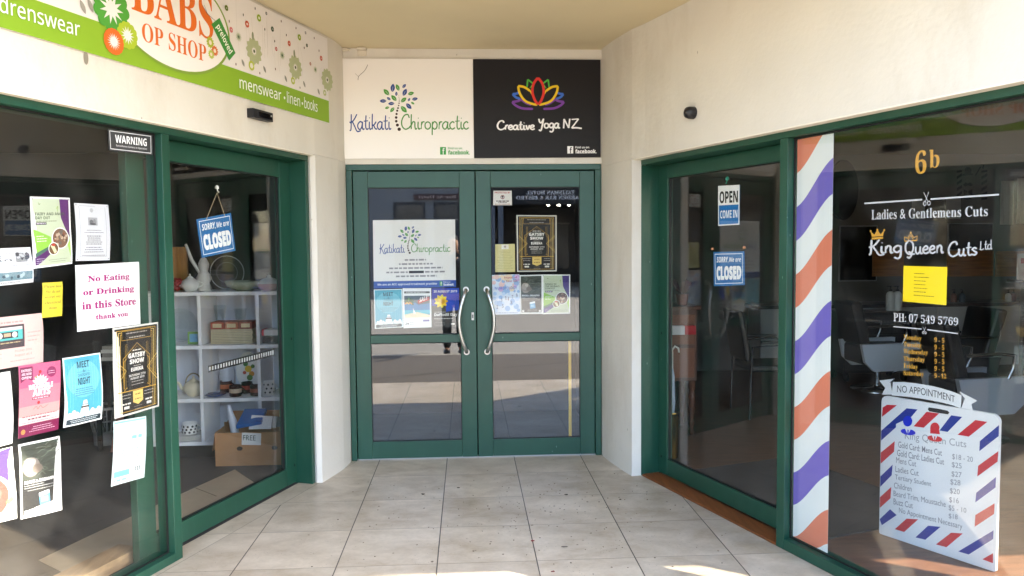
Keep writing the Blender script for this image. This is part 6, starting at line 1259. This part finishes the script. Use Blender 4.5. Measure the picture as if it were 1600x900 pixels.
for k, u in enumerate((856.5, 873, 889)):
    x_, z_ = rf(u, 316, -1.0)
    e_ = bpy.data.materials.get('downlight_glow')
    if not e_:
        e_ = bpy.data.materials.new('downlight_glow'); e_.use_nodes = True; e_.node_tree.nodes['Principled BSDF'].inputs['Emission Color'].default_value = (1, .9, .72, 1); e_.node_tree.nodes['Principled BSDF'].inputs['Emission Strength'].default_value = 9
    mb = MB(); c_ = H.pt(x_, 3.0, -1.0); mb.lathe([(.05, -.02), (.055, .0), (.055, .049)], c_, e_, 14); mb.build('downlight', t)
for u in (769, 782):
    x_, _ = rf(u, 330, .2); mb = MB(); mb.box(H, x_-.09, x_+.09, .01, 2.979, .06, .3, M('#5a6270', .7)); mb.build('verandah_post', t, bevel=.01)
for k in range(4):
    x_ = xr+.6+k*1.3; wm_ = MB(); wm_.box(H, x_, x_+.9, .6, 2.4, -4.49, -4.44, M('#1a1a1c', .1)); w_ = wm_.build('window', t); wm_ = MB()
    wm_.box(H, x_-.05, x_+.95, 2.401, 2.47, -4.49, -4.42, M('#8a8680', .6)); wm_.build('lintel', w_)
mb = MB(); mb.box(H, xr-1.8, 7.4, 3.981, 4.1, .25, -8.2, M('#5a6068', .7)); mb.build('parapet', t)
# ================================================================== PHOTOGRAPHER behind the camera
def skin(name, pts, edges, rad, m, parent, sub=2, org=None):
    me = bpy.data.meshes.new(name); o0 = Vector(org) if org is not None else Vector(parent['_o'])
    me.from_pydata([Vector(p)-o0 for p in pts], edges, []); me.materials.append(m)
    o = bpy.data.objects.new(name, me); COL.objects.link(o); o['_o'] = tuple(o0)
    if parent is not None: o.parent = parent
    else: o.location = o0
    sk = o.modifiers.new('skin', 'SKIN'); sk.use_smooth_shade = True
    lay = me.skin_vertices[0].data if me.skin_vertices else None
    if lay is None: me.skin_vertices.new(name='') if hasattr(me.skin_vertices, 'new') else None; lay = me.skin_vertices[0].data
    for i, r in enumerate(rad): lay[i].radius = (r, r) if not isinstance(r, tuple) else r; lay[i].use_root = (i == 0)
    ss = o.modifiers.new('smooth', 'SUBSURF'); ss.levels = sub; ss.render_levels = sub
    return o
try:
    gx, gy_, gz = -.24, -6.10, -.11
    SKN = M('#b98a6c', .55, name='skin'); b0 = Vector((gx, gy_, gz)); V = lambda x, y, z: b0+Vector((x, y, z))
    pts = [V(0, 0, .98), V(0, .0, 1.18), V(0, -.01, 1.38), V(0, 0, 1.50), V(0, .01, 1.56), V(0, .02, 1.66), V(0, .025, 1.74), V(0, .015, 1.80),
           V(-.17, 0, 1.43), V(-.25, .05, 1.22), V(-.02, .20, 1.50), V(.10, .26, 1.62), V(.17, 0, 1.43), V(.30, .06, 1.24), V(.36, .20, 1.50), V(.30, .27, 1.62),
           V(-.10, 0, .80), V(-.105, .03, .50), V(-.11, 0, .11), V(-.12, .10, .05), V(.10, 0, .80), V(.105, .03, .50), V(.11, 0, .11), V(.12, .10, .05)]
    ed = [(0,1),(1,2),(2,3),(3,4),(4,5),(5,6),(6,7),(2,8),(8,9),(9,10),(10,11),(2,12),(12,13),(13,14),(14,15),(0,16),(16,17),(17,18),(18,19),(0,20),(20,21),(21,22),(22,23)]
    rd = [.14,.13,.15,.065,.058,.085,.092,.06,.06,.048,.038,.032,.06,.048,.038,.032,.09,.06,.042,.035,.09,.06,.042,.035]
    body = skin('person', pts, ed, rd, SKN, None, 2, b0)
    tag(body, 'person photographing from the kerb in dark trousers, mirrored in the double doors', 'person')
    skin('trousers', [pts[i] for i in (0, 16, 17, 18, 20, 21, 22)], [(0,1),(1,2),(2,3),(0,4),(4,5),(5,6)], [.135, .098, .078, .066, .098, .078, .066], M('#1b1d24', .85, name='dark_cloth'), body)
    skin('jacket', [pts[i]-UZ*.02 if i < 3 else pts[i] for i in (1, 0, 2, 8, 9, 10, 12, 13, 14)]+[V(0, 0, 1.47), V(.085, .25, 1.60), V(.305, .262, 1.60)], [(0,1),(0,2),(2,3),(3,4),(4,5),(2,6),(6,7),(7,8),(2,9),(5,10),(8,11)], [.17, .175, .18, .085, .068, .052, .085, .068, .052, .085, .046, .046], M('#2c3440', .85, name='navy_cloth'), body)
    skin('hair', [V(0, -.02, 1.72), V(0, -.03, 1.80), V(0, .03, 1.845)], [(0,1),(1,2)], [.085, .085, .06], M('#2a211c', .8), body)
    for s_ in (-1, 1):
        mb = MB(); x_ = s_*.115; prof = [(-.10, .05), (-.04, .055), (.06, .05), (.14, .045), (.19, .03)]
        mb.tube([V(x_, y, .062) for y, r in prof], [r for y, r in prof], M('#141416', .6), 12); mb.tube([V(x_, -.10, .014), V(x_, .05, .014), V(x_, .19, .014)], [.03, .042, .03], M('#d6d6d6', .6), 10)
        mb.build('shoe', body)
        hand = [V(.10 if s_ < 0 else .30, .26, 1.62)]
        for k in range(5):
            c_ = hand[0]+Vector((-s_*.012, .0, .0)); d_ = Vector((-s_*(.05+.012*k), .05, .035-.022*k)) if k < 4 else Vector((-s_*.05, -.03, .03))
            skin('finger', [c_+Vector((0, 0, .03-.018*k if k < 4 else .02)), c_+d_*.55, c_+d_*.9], [(0,1),(1,2)], [.010, .009, .007], SKN, body, 1)
    mb = MB(); mb.wbox(-.06, .09, -5.785, -5.777, 1.515, 1.60, M('#101012', .3)); tag(mb.build('phone', bevel=.003), 'black phone held up by the person on the kerb', 'phone')
except Exception as ex: print('person failed', ex)
